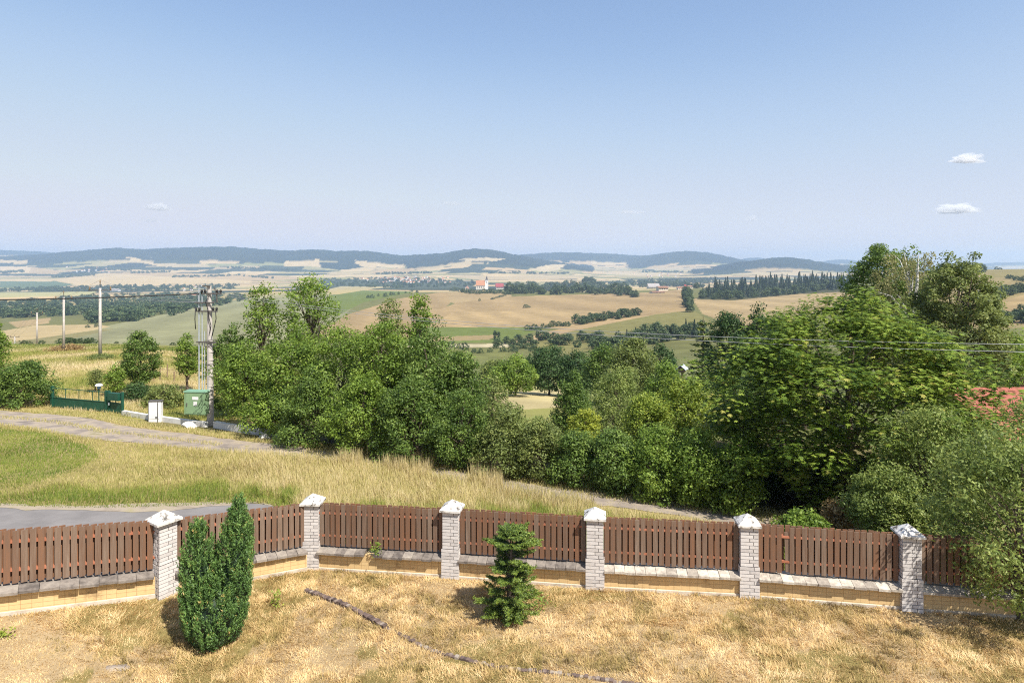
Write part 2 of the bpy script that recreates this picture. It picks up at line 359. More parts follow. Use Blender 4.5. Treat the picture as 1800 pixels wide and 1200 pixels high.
for Y0, wd, pts in RIDGES:
    px = np.array([p[0] for p in pts]); py = np.array([p[1] for p in pts], float)
    yr = np.interp(GU, px, py, left=py[0] + 0, right=py[-1] + 0)
    inside = ((GU >= px[0] - 1) & (GU <= px[-1] + 1))
    zr = EYE - (yr - HZ) * Y0 / F
    j0 = np.argmin(abs(GD - Y0)); base0 = GZ[:, j0]
    g = np.exp(-((GD - Y0) / np.where(GD < Y0, wd, wd * .8)) ** 2)
    add = np.where(inside, np.clip(zr - base0, 0, None), 0)
    add = np.convolve(np.pad(add, 1, mode='edge'), [.2, .6, .2], 'valid')
    GZ = GZ + add[:, None] * g[None, :]
    FOREST_R = np.maximum(FOREST_R, (add[:, None] > 8) * g[None, :])

def grid_sample(G, u, ly):
    fu = np.clip((u - GU[0]) / 10.0, 0, len(GU) - 1.001); fl = np.clip((ly - GL[0]) / (GL[1] - GL[0]), 0, len(GL) - 1.001)
    i = fu.astype(int); j = fl.astype(int); a = fu - i; b = fl - j
    return (G[i, j] * (1 - a) + G[i + 1, j] * a) * (1 - b) + (G[i, j + 1] * (1 - a) + G[i + 1, j + 1] * a) * b

def zt(X, Y):
    X = np.asarray(X, float); Y = np.asarray(Y, float); Yc = np.maximum(Y, .5)
    plane = -.2 - .035 * (np.clip(X, -60, 60) + 14.7) - .103 * (Y - 18)
    iny = sstep(.12, -.12, Y - fence_y(X))
    near = plane * (1 - iny) + yard_z(X) * iny
    u = 900 + F * X / Yc
    far = grid_sample(GZ, u, np.log(np.maximum(Y, 38)))
    k = sstep(34, 46, Y)
    return near * (1 - k) + far * k

def project(X, Y, Z): return 900 + F * X / Y, HZ + F * (EYE - Z) / Y
RAY = np.exp(np.linspace(math.log(8.0), math.log(11000.0), 3000))
def ground_at(u, y, dmin=8.0, dmax=11000.0):
    """first ground point seen at photo column u, row y beyond dmin"""
    Y = RAY[(RAY >= dmin) & (RAY <= dmax)]; X = (u - 900) / F * Y; z = zt(X, Y)
    r = HZ + F * (EYE - z) / Y
    idx = np.nonzero(r <= y)[0]
    i = idx[0] if len(idx) else int(np.argmin(abs(r - y)))
    return Vector((X[i], Y[i], z[i]))
def at(u, Y):
    X = (u - 900) / F * Y
    return Vector((X, Y, float(zt(X, Y))))

# track centre line and road edge (photo pixels on the ground -> world)
TRK = [(-160, 722), (0, 733), (100, 743), (200, 761), (300, 772), (400, 784), (500, 794), (600, 805), (700, 819), (800, 836), (900, 854), (1000, 871), (1100, 884), (1200, 896), (1300, 912), (1450, 940)]
tw = [ground_at(u, y) for u, y in TRK]
TX = np.array([p.x for p in tw]); TYY = np.array([p.y for p in tw])
track_y = lambda X: np.interp(X, TX, TYY)
track_hw = lambda X: np.interp(X, [-24, -18, -12, -6, 4, 12], [1.9, 1.7, 1.25, .95, .8, .75])
RDU = [(-200, 889), (0, 890), (130, 894), (250, 893), (330, 891), (400, 887), (450, 885), (475, 888), (520, 905)]
rw = [ground_at(u, y) for u, y in RDU]
RX = np.array([p.x for p in rw]); RY = np.array([p.y for p in rw])
road_y = lambda X: np.where(X < RX[-1], np.interp(X, RX, RY), 0)

# ------------------------------------------------------------------ terrain sheet
def terrain():
    U = np.concatenate([np.arange(-1500, -250, 50), np.arange(-250, 2050, 2.7), np.arange(2050, 3301, 50)])
    D = [1.2]
    while D[-1] < 12000: D.append(D[-1] * (1.0125 if D[-1] < 38 else 1.0095))
    D = np.array(D)
    uu, dd = np.meshgrid(U, D, indexing='ij'); X = (uu - 900) / F * dd; Z = zt(X, dd)
    yi = HZ + F * (EYE - Z) / dd
    n, m = uu.shape
    C = np.zeros((n, m, 3))
    # far country: a patchwork of long fields, each one colour
    pal = np.array([(.54, .44, .27), (.60, .50, .31), (.36, .36, .19), (.47, .40, .26), (.64, .55, .36), (.30, .33, .17), (.52, .46, .30), (.06, .085, .05), (.42, .40, .23), (.07, .095, .055)])
    sx = X / 520 + 1.3 * vnoise(X / 900, dd / 900, 3); sy = dd / 210 + 1.6 * vnoise(X / 700, dd / 700, 5) + .12 * X / 520
    row = np.floor(sy); sx = sx * (.55 + .9 * (vnoise(row * 7.3, row * 0 + .5, 9))) + row * .37
    hsh = np.sin(np.floor(sx) * 91.7 + row * 47.3) * 43758.5; hsh -= np.floor(hsh)
    C[:] = pal[(hsh * len(pal)).astype(int)]
    edge = (np.abs(sy - np.round(sy)) < .07) & (vnoise(X / 60, dd / 60, 8) > .45)
    C[edge] = (.06, .085, .05)
    # wooded hills
    fr = grid_sample(FOREST_R, uu, np.log(np.maximum(dd, 38)))
    forest = np.array((.026, .046, .034))
    fm = (fr + .25 * (fbm(X / 500, dd / 500, 4) - .5) > .42) & (dd > 4200)
    C[fm] = forest; C[fm] *= (.72 + .56 * vnoise(X[fm] / 130, dd[fm] / 200, 61))[:, None]
    Z = Z + np.where(fm, 15 * vnoise(X / 38, dd / 170, 62) + 8 * vnoise(X / 17, dd / 90, 63), 0)
    def patch(col, d0, d1, poly, stripes=0):
        k = inpoly(uu, yi, poly) & (dd > d0) & (dd < d1); C[k] = col
        if stripes: C[k] *= (1 + .10 * np.sin((X[k] * .5 + dd[k] * .12) / stripes))[:, None] 
    mid = (dd < 2300)
    C[mid] = (.22, .24, .10)
    C[(dd < 2300) & (dd > 1500)] = (.40, .38, .22)
    tan = (.46, .36, .215); tan2 = (.50, .405, .25); cream = (.60, .51, .32); pale = (.345, .37, .235); olive = (.285, .285, .12); grass = (.20, .27, .075)
    # left valley side
    patch(pale, 240, 2000, [(20, 620), (60, 606), (160, 578), (290, 552), (440, 522), (600, 503), (650, 510), (600, 560), (450, 612), (200, 625)], 8)
    patch(cream, 300, 2000, [(0, 612), (0, 582), (60, 572), (170, 570), (195, 574), (100, 594), (30, 604)])
    patch((.33, .32, .17), 300, 2000, [(0, 604), (100, 590), (180, 578), (200, 578), (90, 604), (20, 614)])
    patch(tan2, 600, 2000, [(15, 566), (90, 558), (85, 568), (30, 576)])
    patch(cream, 1400, 3000, [(0, 518), (0, 527), (90, 524), (175, 514), (120, 514)])
    patch((.45, .47, .25), 1400, 3000, [(0, 515), (170, 512), (160, 519), (0, 523)])
    patch((.17, .24, .12), 2000, 4500, [(0, 494), (90, 493), (130, 500), (100, 506), (0, 506)])
    patch(cream, 2500, 5200, [(95, 492), (180, 480), (300, 480), (440, 490), (440, 497), (140, 502)])
    patch(tan2, 2500, 5200, [(180, 480), (250, 478), (480, 484), (560, 490), (440, 494)])
    patch(cream, 2200, 4500, [(0, 488), (100, 490), (90, 495), (0, 494)])
    patch((.66, .56, .38), 3500, 6500, [(0, 468), (56, 469), (50, 480), (0, 479)]); patch(tan2, 3500, 6500, [(56, 469), (110, 476), (100, 482), (50, 481)])
    patch(forest, 3500, 6500, [(100, 480), (130, 477), (180, 468), (235, 461), (290, 466), (250, 469), (180, 476), (130, 484)])
    patch(cream, 3500, 6500, [(0, 459), (48, 459), (48, 465), (0, 465)]); patch(cream, 3500, 7000, [(212, 454), (230, 454), (296, 468), (280, 468)])
    patch(cream, 3500, 6500, [(500, 461), (560, 458), (560, 468), (500, 468)]); patch(forest, 3500, 6500, [(560, 461), (620, 461), (640, 469), (600, 475), (565, 470)])
    patch(cream, 3500, 6500, [(622, 459), (665, 463), (660, 470), (635, 468)]); patch(cream, 3000, 6000, [(600, 474), (660, 471), (650, 477), (600, 478)])
    patch(tan2, 3000, 6000, [(650, 478), (700, 471), (730, 474), (720, 480), (660, 481)])
    patch((.10, .13, .085), 2400, 4000, [(560, 490), (640, 488), (830, 494), (830, 506), (700, 508), (560, 504)])
    patch((.50, .44, .30), 2600, 4600, [(780, 486), (850, 483), (1020, 483), (1020, 490), (850, 492)])
    patch(cream, 2600, 4600, [(848, 479), (920, 483), (1000, 483), (850, 486)])
    patch((.52, .47, .33), 4400, 7500, [(805, 458), (840, 455), (892, 457), (870, 461), (820, 461)]); patch((.56, .5, .35), 4400, 8500, [(930, 473), (965, 467), (995, 467), (985, 474), (955, 478)])
    patch((.56, .5, .35), 4400, 8500, [(1060, 482), (1070, 478), (1160, 480), (1160, 486)]); patch((.5, .45, .32), 4400, 8500, [(1145, 471), (1240, 470), (1252, 474), (1150, 475)])
    patch((.60, .52, .36), 4000, 7500, [(1130, 452), (1140, 452), (1146, 457), (1132, 455)])
    # the hill with the church
    patch(grass, 700, 2200, [(560, 545), (600, 503), (700, 506), (725, 514), (640, 531), (590, 556)])
    patch((.44, .42, .26), 1250, 3200, [(560, 512), (600, 503), (700, 504), (660, 507), (590, 518)])
    patch(tan, 500, 1700, [(560, 585), (610, 553), (700, 525), (790, 511), (803, 520), (745, 580), (760, 605), (560, 612)], 6)
    patch(tan2, 500, 1700, [(786, 511), (900, 508), (900, 523), (800, 534), (790, 530)])
    patch(tan, 450, 1700, [(730, 590), (770, 545), (803, 532), (900, 521), (1140, 514), (1200, 508), (1215, 546), (1130, 557), (1000, 577), (960, 575), (740, 576)], 9)
    patch((.52, .41, .245), 450, 1700, [(745, 574), (800, 548), (1000, 545), (1130, 552), (1000, 577), (760, 576)], 4)
    patch(grass, 300, 1200, [(740, 575), (962, 575), (885, 601), (760, 603)]); patch((.42, .35, .2), 250, 900, [(760, 592), (880, 588), (860, 597), (760, 600)])
    patch((.54, .42, .26), 250, 1100, [(880, 606), (1000, 573), (1130, 555), (1155, 553), (1000, 584), (925, 604)])
    patch(olive, 250, 1200, [(920, 606), (1000, 583), (1155, 552), (1218, 545), (1260, 570), (1200, 585), (1000, 622)])
    patch(tan2, 400, 1500, [(1216, 524), (1300, 526), (1450, 511), (1520, 518), (1400, 560), (1300, 575), (1235, 552)], 7)
    patch((.10, .11, .06), 900, 2300, [(1225, 526), (1240, 503), (1340, 498), (1500, 488), (1500, 512), (1400, 517), (1290, 528)])
    patch((.62, .58, .44), 180, 700, [(700, 605), (900, 604), (900, 610), (700, 611)])
    patch((.24, .27, .10), 120, 420, [(700, 611), (900, 610), (900, 660), (700, 660)])
    # right hill
    patch((.40, .345, .185), 300, 1700, [(1600, 470), (2200, 465), (2200, 600), (1600, 600)])
    patch((.34, .31, .15), 500, 1700, [(1700, 472), (2100, 468), (2100, 480), (1740, 488)]); patch((.50, .40, .23), 250, 900, [(1700, 545), (1800, 518), (2100, 510), (2100, 560), (1700, 575)])
    # meadow left of the hedge
    k = (dd > 34) & (dd < 150) & (uu < 520)
    C[k] = (.40, .32, .12); C[k & (yi < 616)] = (.30, .26, .11); C[k & (yi > 655)] = (.42, .33, .13)
    kk = k & (fbm(X / 9, dd / 9, 2) > .55); C[kk] = C[kk] * np.array((.8, .92, .7))
    # garden beyond the hedge
    k = (dd > 30) & (dd < 140) & (uu >= 520); C[k] = (.17, .19, .06)
    patch((.52, .43, .22), 42, 110, [(860, 728), (872, 690), (985, 680), (1000, 735)]); patch((.36, .34, .13), 42, 120, [(860, 690), (880, 668), (990, 672), (985, 684)]); patch((.33, .32, .10), 36, 60, [(860, 745), (870, 722), (1000, 715), (1000, 745)])
    k = (dd > 40) & (dd < 500); C[k] *= (.74 + .52 * fbm(X[k] / 9, dd[k] / 14, 23))[:, None]
    # near ground
    k = dd <= 34
    C[k] = (.33, .27, .11)
    nz = fbm(X / 1.7, dd / 1.7, 6)
    yard = k & (dd < fence_y(X)); C[yard] = (.42, .31, .175)
    C[yard & (nz > .58)] = (.25, .20, .075)
    tr = k & ~yard; dT = dd - track_y(X)
    C[tr & (dT > .8)] = (.20, .17, .07)
    C[tr & (dT > -5) & (dT < 2.5) & (X > -30)] = (.40, .31, .15)
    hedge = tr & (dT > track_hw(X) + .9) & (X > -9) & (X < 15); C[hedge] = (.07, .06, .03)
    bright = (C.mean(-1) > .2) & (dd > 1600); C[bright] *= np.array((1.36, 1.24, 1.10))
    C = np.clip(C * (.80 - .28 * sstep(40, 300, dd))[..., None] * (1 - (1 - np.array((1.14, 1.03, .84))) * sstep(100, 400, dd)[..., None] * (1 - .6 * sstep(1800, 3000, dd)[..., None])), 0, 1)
    idx = np.arange(n * m).reshape(n, m)
    faces = np.stack([idx[:-1, :-1], idx[1:, :-1], idx[1:, 1:], idx[:-1, 1:]], -1).reshape(-1, 4)
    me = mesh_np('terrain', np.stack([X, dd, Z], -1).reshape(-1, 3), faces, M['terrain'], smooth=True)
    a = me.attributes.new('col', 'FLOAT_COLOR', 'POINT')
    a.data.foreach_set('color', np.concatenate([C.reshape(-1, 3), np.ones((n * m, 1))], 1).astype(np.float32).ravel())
    tag(link('terrain', me), kind='structure')
terrain()

def strip(name, xs, y0, y1, nac, lift, mat, jag=0.0):
    xs = np.asarray(xs); t = np.linspace(0, 1, nac)
    a = y0 + jag * (fbm(xs * .8, xs * 0, 1) - .5) * 2; b = y1 + jag * (fbm(xs * .9, xs * 0 + 7, 2) - .5) * 2
    X = np.repeat(xs[:, None], nac, 1); Y = a[:, None] * (1 - t) + b[:, None] * t
    Z = zt(X, Y) + lift
    n, m = X.shape; idx = np.arange(n * m).reshape(n, m)
    f = np.stack([idx[:-1, :-1], idx[1:, :-1], idx[1:, 1:], idx[:-1, 1:]], -1).reshape(-1, 4)
    return tag(link(name, mesh_np(name, np.stack([X, Y, Z], -1).reshape(-1, 3), f, mat, smooth=True)), kind='structure')
xs = np.linspace(-30, RX[-1] - .05, 160)
strip('road', xs, fence_y(xs) + .35, road_y(xs), 24, .012, M['asphalt'], .08)
xs = np.linspace(-30, -6.2, 200)
strip('road_shoulder', xs, road_y(xs) - .28, road_y(xs) + .22, 6, .018, M['shoulder'], .5)
xs = np.linspace(-32, 11, 300)
strip('gravel_track', xs, track_y(xs) - track_hw(xs), track_y(xs) + track_hw(xs), 12, .014, M['gravel'], .35)

# ------------------------------------------------------------------ leaves and trees
def unit(a): return a / np.maximum(np.linalg.norm(a, axis=-1, keepdims=True), 1e-9)

def leaf_quads(pos, nrm, tan, L, W, fold=.18):
    """diamond leaves: pos (n,3), normal, long axis, length, width"""
    nrm = unit(nrm); tan = unit(tan - nrm * (tan * nrm).sum(-1, keepdims=True)); b = np.cross(nrm, tan)
    L = np.broadcast_to(L, (len(pos),))[:, None]; W = np.broadcast_to(W, (len(pos),))[:, None]
    v = np.stack([pos - tan * L * .5, pos - tan * L * .05 + b * W * .5 - nrm * W * fold, pos + tan * L * .5 - nrm * L * fold * .6, pos - tan * L * .05 - b * W * .5 - nrm * W * fold], 1)
    return v.reshape(-1, 3), np.arange(len(pos) * 4).reshape(-1, 4)

def crown_centres(n, h, r, z0, shape, lobes=.22, seed=0, fill=.35):
    g = np.random.default_rng(seed); t = g.random(n * 4) ** (.9 if shape != 'cone' else 1.25); th = g.random(n * 4) * 2 * np.pi
    prof = {'round': lambda q: np.sqrt(np.clip(1 - (2 * q - .9) ** 2 / 1.22, .02, 1)), 'cone': lambda q: np.clip(1.03 - q, .03, 1) ** .8,
            'column': lambda q: np.clip(np.sqrt(np.clip(1 - (1.9 * q - .95) ** 4, .02, 1)), .05, 1), 'dome': lambda q: np.sqrt(np.clip(1 - q ** 2.2, .01, 1)),
            'egg': lambda q: np.clip(np.sin(np.pi * np.clip(q * .86 + .13, 0, 1)) ** .75, .05, 1), 'chestnut': lambda q: np.interp(q, [0, .12, .25, .4, .5, .62, .75, .85, .95, 1], [.45, .62, .88, 1, 1, .93, .82, .60, .26, .06])}[shape](t)
    lob = 1 + lobes * (np.sin(th * 3 + seed) * .6 + np.sin(th * 5 + t * 9 + seed * 2.1) * .5)
    keep = g.random(n * 4) < prof / prof.max()
    t, th, prof, lob = [a[keep][:n] for a in (t, th, prof, lob)]
    rho = r * prof * lob * np.sqrt(g.uniform(fill, 1, len(t)))
    return np.stack([rho * np.cos(th), rho * np.sin(th), z0 + t * (h - z0)], -1)

def cluster_leaves(C, cr, per, L, seed=0, aspect=.55, up=.45, jitter=.75, squash=.75, palm=0, droop=0.0):
    g = np.random.default_rng(seed + 11); n = len(C)
    crr = cr * g.uniform(.65, 1.3, n)
    d = unit(g.normal(size=(n, per, 3))); rad = crr[:, None, None] * g.uniform(.35, 1.05, (n, per, 1)) ** .6
    P = C[:, None, :] + d * rad * np.array((1, 1, squash))
    N = unit(d * .7 + np.array((0, 0, up)) + g.normal(size=d.shape) * jitter * .6)
    T = unit(g.normal(size=d.shape) + d * .5 + np.array((0, 0, -droop)))
    tint = np.clip(g.normal(.5, .20, (n, 1)) + g.normal(0, .22, (n, per)), 0, 1)
    P = P.reshape(-1, 3); N = N.reshape(-1, 3); T = T.reshape(-1, 3); tint = tint.ravel(); ls = L * g.uniform(.7, 1.25, len(P))
    if palm:
        N = unit(N * .5 + np.array((0, 0, .9))); T = unit(T - N * (T * N).sum(-1, keepdims=True)); B = np.cross(N, T); vs = []; fs = []; tt = []
        for k in range(palm):
            a = (k - (palm - 1) / 2) * (4.0 / palm)
            ax = T * math.cos(a) + B * math.sin(a) - np.array((0, 0, droop)); l = ls * (1 - .12 * abs(k - (palm - 1) / 2))
            v, f = leaf_quads(P + unit(ax) * l[:, None] * .5, N, ax, l, l * .34, .12); fs.append(f + len(np.concatenate(vs)) if vs else f); vs.append(v); tt.append(tint)
        return np.concatenate(vs), np.concatenate(fs), np.concatenate(tt)
    v, f = leaf_quads(P, N, T, ls, ls * aspect)
    return v, f, tint

def trunk_mb(h, r0, C, seed, lean=0.0, nlimb=26, fork=.25, top=.8):
    g = random.Random(seed); mb = MB()
    pts = [Vector((0, 0, -.15))]; k = 7
    for i in range(1, k + 1):
        t = i / k; pts.append(Vector((lean * t * h + g.uniform(-.03, .03) * h * .5, g.uniform(-.03, .03) * h * .5, t * h * top)))
    rad = [r0 * (1.25 if i == 0 else 1) * (1 - .8 * i / k) for i in range(k + 1)]
    mb.tube(pts, rad, 7)
    idx = list(range(len(C))); g.shuffle(idx)
    for i in idx[:nlimb]:
        c = Vector(C[i]); zz = max(.12 * h, min(c.z * g.uniform(.45, .8), h * top * .95)); t = zz / (h * top); j = min(int(t * k), k - 1)
        s = pts[j].lerp(pts[j + 1], t * k - j); m = s.lerp(c, .5) + Vector((g.uniform(-.1, .1), g.uniform(-.1, .1), .08)) * (c - s).length
        rr = r0 * (1 - .8 * t) * .45
        mb.tube([s, m, c], [rr, rr * .6, rr * .22], 5, cap=False)
    return mb

def tree(name, label, cat, u, ytop, Y, half, mat, shape='round', zb=.12, leaf=.12, dens=1.0, cl=None, crad=.30, group=None, trunk='bark', seed=None, palm=0, droop=0.0, lobes=.30, aspect=.55, fill=.35, nmax=16000, lean=0.0, up=.45, base=None, sx=1.0, squash=.75, ncap=300):
    b = at(u, Y) if base is None else Vector(base)
    h = EYE - (ytop - HZ) * b.y / F - b.z; r = half * b.y / F
    seed = (int(u * 7 + ytop * 3 + Y) if seed is None else seed)
    z0 = zb * h; area = 4.2 * r * (h - z0) + 3.14 * r * r
    la = leaf * leaf * aspect * .5 * (palm * .55 if palm else 1)
    ntot = int(min(nmax, dens * 1.9 * area / la)); cr = crad * min(r, (h - z0) * .5) if cl is None else cl
    ncl = int(np.clip(2.6 * area / (cr * cr * 3.1), 22, ncap)); per = max(6, ntot // ncl)
    C = crown_centres(ncl, h - cr * .6, max(r - cr * .55, r * .4), z0 + cr * .4, shape, lobes, seed, fill); C[:, 0] *= sx
    gg = np.random.default_rng(seed + 5); ks = gg.random(len(C)) < .10; C[ks, :2] *= gg.uniform(1.08, 1.3, (ks.sum(), 1)); C[ks, 2] = np.minimum(C[ks, 2] * gg.uniform(1.0, 1.08, ks.sum()), h)
    if lean: C[:, 0] += lean * C[:, 2]
    v, f, tint = cluster_leaves(C, cr, per, leaf, seed, aspect, up, palm=palm, droop=droop, squash=squash)
    e = empty(name, b, label, cat, group)
    link('crown', mesh_np('crown', v, f, M[mat], tint), e)
    tb = trunk_mb(h, max(.025, min(.24, h * .022)), C, seed, lean, nlimb=34, top=.82)
    me = bpy.data.meshes.new('trunk'); me.from_pydata(tb.v, [], tb.f); me.materials.append(M[trunk]); link('trunk', me, e)
    return e

HG = 'trees and shrubs of the long hedge'
T = tree
# --- the hedge along the track, back row
T('ash_tree', 'tall airy ash rising highest above the left half of the hedge, sky-side crown with gaps', 'tree', 543, 472, 36, 52, 'green', 'round', .42, .15, .42, cl=.36, fill=.1, group=HG)
T('ash_tree', 'narrow airy tree just right of the concrete utility pole, second highest of the left hedge', 'tree', 462, 492, 36, 34, 'green', 'round', .35, .15, .5, cl=.36, group=HG)
T('ash_tree', 'slim reddish-topped young tree poking above the hedge against the stubble field', 'tree', 688, 520, 31, 27, 'olive', 'column', .35, .12, .5, cl=.28, group=HG)
T('ash_tree', 'slim dark green leader poking above the hedge just left of the wide stubble field', 'tree', 738, 514, 31, 23, 'green', 'column', .35, .13, .9, cl=.28, group=HG)
T('broadleaf_tree', 'dark broadleaf tree standing close behind the concrete utility pole', 'tree', 402, 572, 36, 40, 'mid', 'round', .08, .13, 1, group=HG)
T('broadleaf_tree', 'broad hedge tree right of the utility pole with its low boughs over the white wall', 'tree', 432, 596, 32, 52, 'green', 'round', .16, .13, 1.0, group=HG)
T('broadleaf_tree', 'round hedge tree standing in front of the tall airy ash', 'tree', 515, 580, 31, 62, 'green', 'round', .10, .13, 1, group=HG)
T('broadleaf_tree', 'large bright hedge tree with a rounded top left of the hedge centre', 'tree', 605, 566, 30, 66, 'green', 'round', .08, .13, 1.0, group=HG)
T('broadleaf_tree', 'pale-topped hedge tree directly below the two slim leaders', 'tree', 672, 556, 28.5, 62, 'green', 'round', .08, .125, 1.0, group=HG)
T('broadleaf_tree', 'dense dark-green hedge tree right of the two slim leaders', 'tree', 748, 566, 27.8, 62, 'mid', 'round', .08, .12, 1.0, group=HG)
T('broadleaf_tree', 'lower hedge tree where the hedge line steps down to the right', 'tree', 806, 612, 27.2, 50, 'mid', 'round', .08, .12, 1, group=HG)
T('sapling', 'thin pale sapling at the gap in the hedge before the mown garden', 'tree', 866, 655, 28.5, 34, 'olive', 'egg', .1, .11, .45, cl=.25, group=HG)
# front row shrubs
for k, (u, yt, Y, hw, mt, lab) in enumerate([
    (480, 672, 30.3, 48, 'green', 'leafy shrub over the end of the low white wall, first of the hedge foot'),
    (552, 645, 28.6, 62, 'mid', 'deep green shrub at the hedge foot above the bend of the gravel track'),
    (640, 652, 26.9, 66, 'green', 'wide leafy shrub at the hedge foot with dark hollows below its boughs'),
    (728, 655, 25.8, 70, 'mid', 'biggest front shrub of the hedge, just below its dense dark tree'),
    (812, 678, 25.0, 58, 'mid', 'dense small-leaved shrub where the tall straw-coloured grass meets the hedge'),
    (884, 698, 24.2, 54, 'olive', 'yellowish small-leaved shrub in front of the mown garden gap'),
    (950, 728, 23.5, 52, 'olive', 'low olive shrub right below the mown garden gap'),
    (1016, 752, 22.8, 52, 'mid', 'low shrub under the bright yellow bush'),
    (1082, 750, 22.1, 58, 'mid', 'dark-bellied shrub behind the dry reeds at the hedge foot'),
    (1152, 742, 21.4, 60, 'green', 'shrub at the hedge foot in front of the yellow-green elder'),
    (1226, 748, 20.8, 60, 'green', 'shrub with broad glossy leaves left of the big chestnut'),
    (1292, 772, 20.0, 46, 'green', 'bright-leaved shrub tucked under the left side of the big chestnut')]):
    T('hedge_shrub', lab, 'shrub', u, yt, Y, hw, mt, 'dome' if k % 2 else 'egg', .03, .095 if k > 3 else .11, 1.0, cl=.36, group=HG)
T('golden_bush', 'small bright yellow bush shining in the middle of the hedge', 'shrub', 1028, 716, 25, 32, 'yellow', 'round', .25, .10, 1.2, cl=.28)
T('dark_shrub', 'upright dark green shrub at the right edge of the mown garden', 'shrub', 1008, 652, 29, 36, 'mid', 'egg', .02, .10, 1.2, cl=.35)
T('willow_shrub', 'tall grey-green willow shrub right of the mown garden', 'shrub', 1086, 632, 30, 54, 'greygreen', 'egg', .04, .11, .8, cl=.35, aspect=.35)
T('elder_bush', 'broad yellow-green elder bush left of the big chestnut', 'shrub', 1205, 656, 27, 62, 'lime', 'round', .10, .12, 1.1, cl=.35)
T('elder_bush', 'smaller yellow-green elder bush beside the grey-green willow shrub', 'shrub', 1138, 684, 26, 44, 'lime', 'round', .10, .11, 1.0, cl=.3)
# the big chestnut and its neighbours
T('chestnut_tree', 'huge horse chestnut with drooping fingered leaves, biggest tree in the view', 'tree', 1492, 503, 21, 238, 'chestnut', 'chestnut', .05, .15, 2.2, cl=.60, palm=5, droop=1.1, nmax=52000, lobes=.16, fill=.30, ncap=560)
T('birch_tree_backdrop', 'x', 'tree', 0, 0, 1, 1, 'birch') if False else None
T('maple_tree', 'dark maple standing behind the birch, its top the highest foliage in the view', 'tree', 1556, 425, 48, 80, 'mid', 'round', .12, .20, 2.4, cl=.62, nmax=40000, fill=.35, ncap=600, lobes=.15)
T('maple_tree', 'round olive maple right of the white-stemmed birch', 'tree', 1682, 450, 39, 80, 'olive', 'round', .10, .18, 2.6, cl=.5, nmax=42000, fill=.35, ncap=600, lobes=.15)
T('hazel_shrub', 'bright green shrub with lush leaves at the right edge above the red roof', 'shrub', 1772, 578, 40, 72, 'green', 'egg', .08, .17, 1.2, cl=.55)
T('plum_bush', 'tall grey-green plum bush in front of the red roof', 'shrub', 1630, 702, 16.3, 100, 'greygreen', 'dome', .04, .085, 1.0, cl=.34, aspect=.42, nmax=24000, squash=1.0)
T('plum_bush', 'grey-green plum bush cut by the right edge of the photo', 'shrub', 1818, 682, 14.6, 124, 'greygreen', 'dome', .04, .08, 1.0, cl=.34, aspect=.42, nmax=22000, squash=1.0)
T('hedge_shrub', 'hedge shrub beyond the right edge of the photo', 'shrub', 2010, 720, 19, 110, 'green', 'dome', .03, .12, 1.0, cl=.45)
T('hedge_shrub', 'second hedge shrub beyond the right edge of the photo', 'shrub', 2190, 740, 17.5, 120, 'mid', 'dome', .03, .12, 1.0, cl=.45)
T('plum_bush', 'low shrub spreading between the chestnut trunk and the last pillar', 'shrub', 1568, 812, 15.8, 72, 'greygreen', 'round', .02, .085, 1.0, cl=.3, aspect=.45)
T('overhanging_bush', 'bush spilling over the fence and hanging down to the lawn at the right', 'shrub', 1792, 752, 12.2, 150, 'greygreen', 'round', .09, .085, 1.2, cl=.32, aspect=.45, base=(9.75, 12.0, -.05), squash=.9, nmax=26000)
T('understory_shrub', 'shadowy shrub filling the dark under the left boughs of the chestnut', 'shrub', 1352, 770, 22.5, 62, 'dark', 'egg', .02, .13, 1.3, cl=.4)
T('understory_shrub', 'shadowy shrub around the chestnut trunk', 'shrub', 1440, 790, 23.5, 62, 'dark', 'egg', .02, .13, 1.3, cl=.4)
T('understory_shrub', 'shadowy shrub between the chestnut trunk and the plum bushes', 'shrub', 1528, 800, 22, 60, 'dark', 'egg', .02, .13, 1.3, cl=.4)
T('broadleaf_tree', 'mid green tree between the elder and the chestnut', 'tree', 1292, 640, 31, 52, 'mid', 'egg', .06, .13, 1.2, cl=.42)
T('burdock_clump', 'patch of fresh broad leaves showing just above the fence under the chestnut', 'plant', 1415, 892, 16.3, 56, 'green', 'dome', .05, .10, .8, cl=.22)
T('withered_twig_bush', 'small brown withered shrub above the fence near the last pillar', 'shrub', 1472, 872, 17.0, 34, 'brown', 'dome', .05, .09, .5, cl=.2)

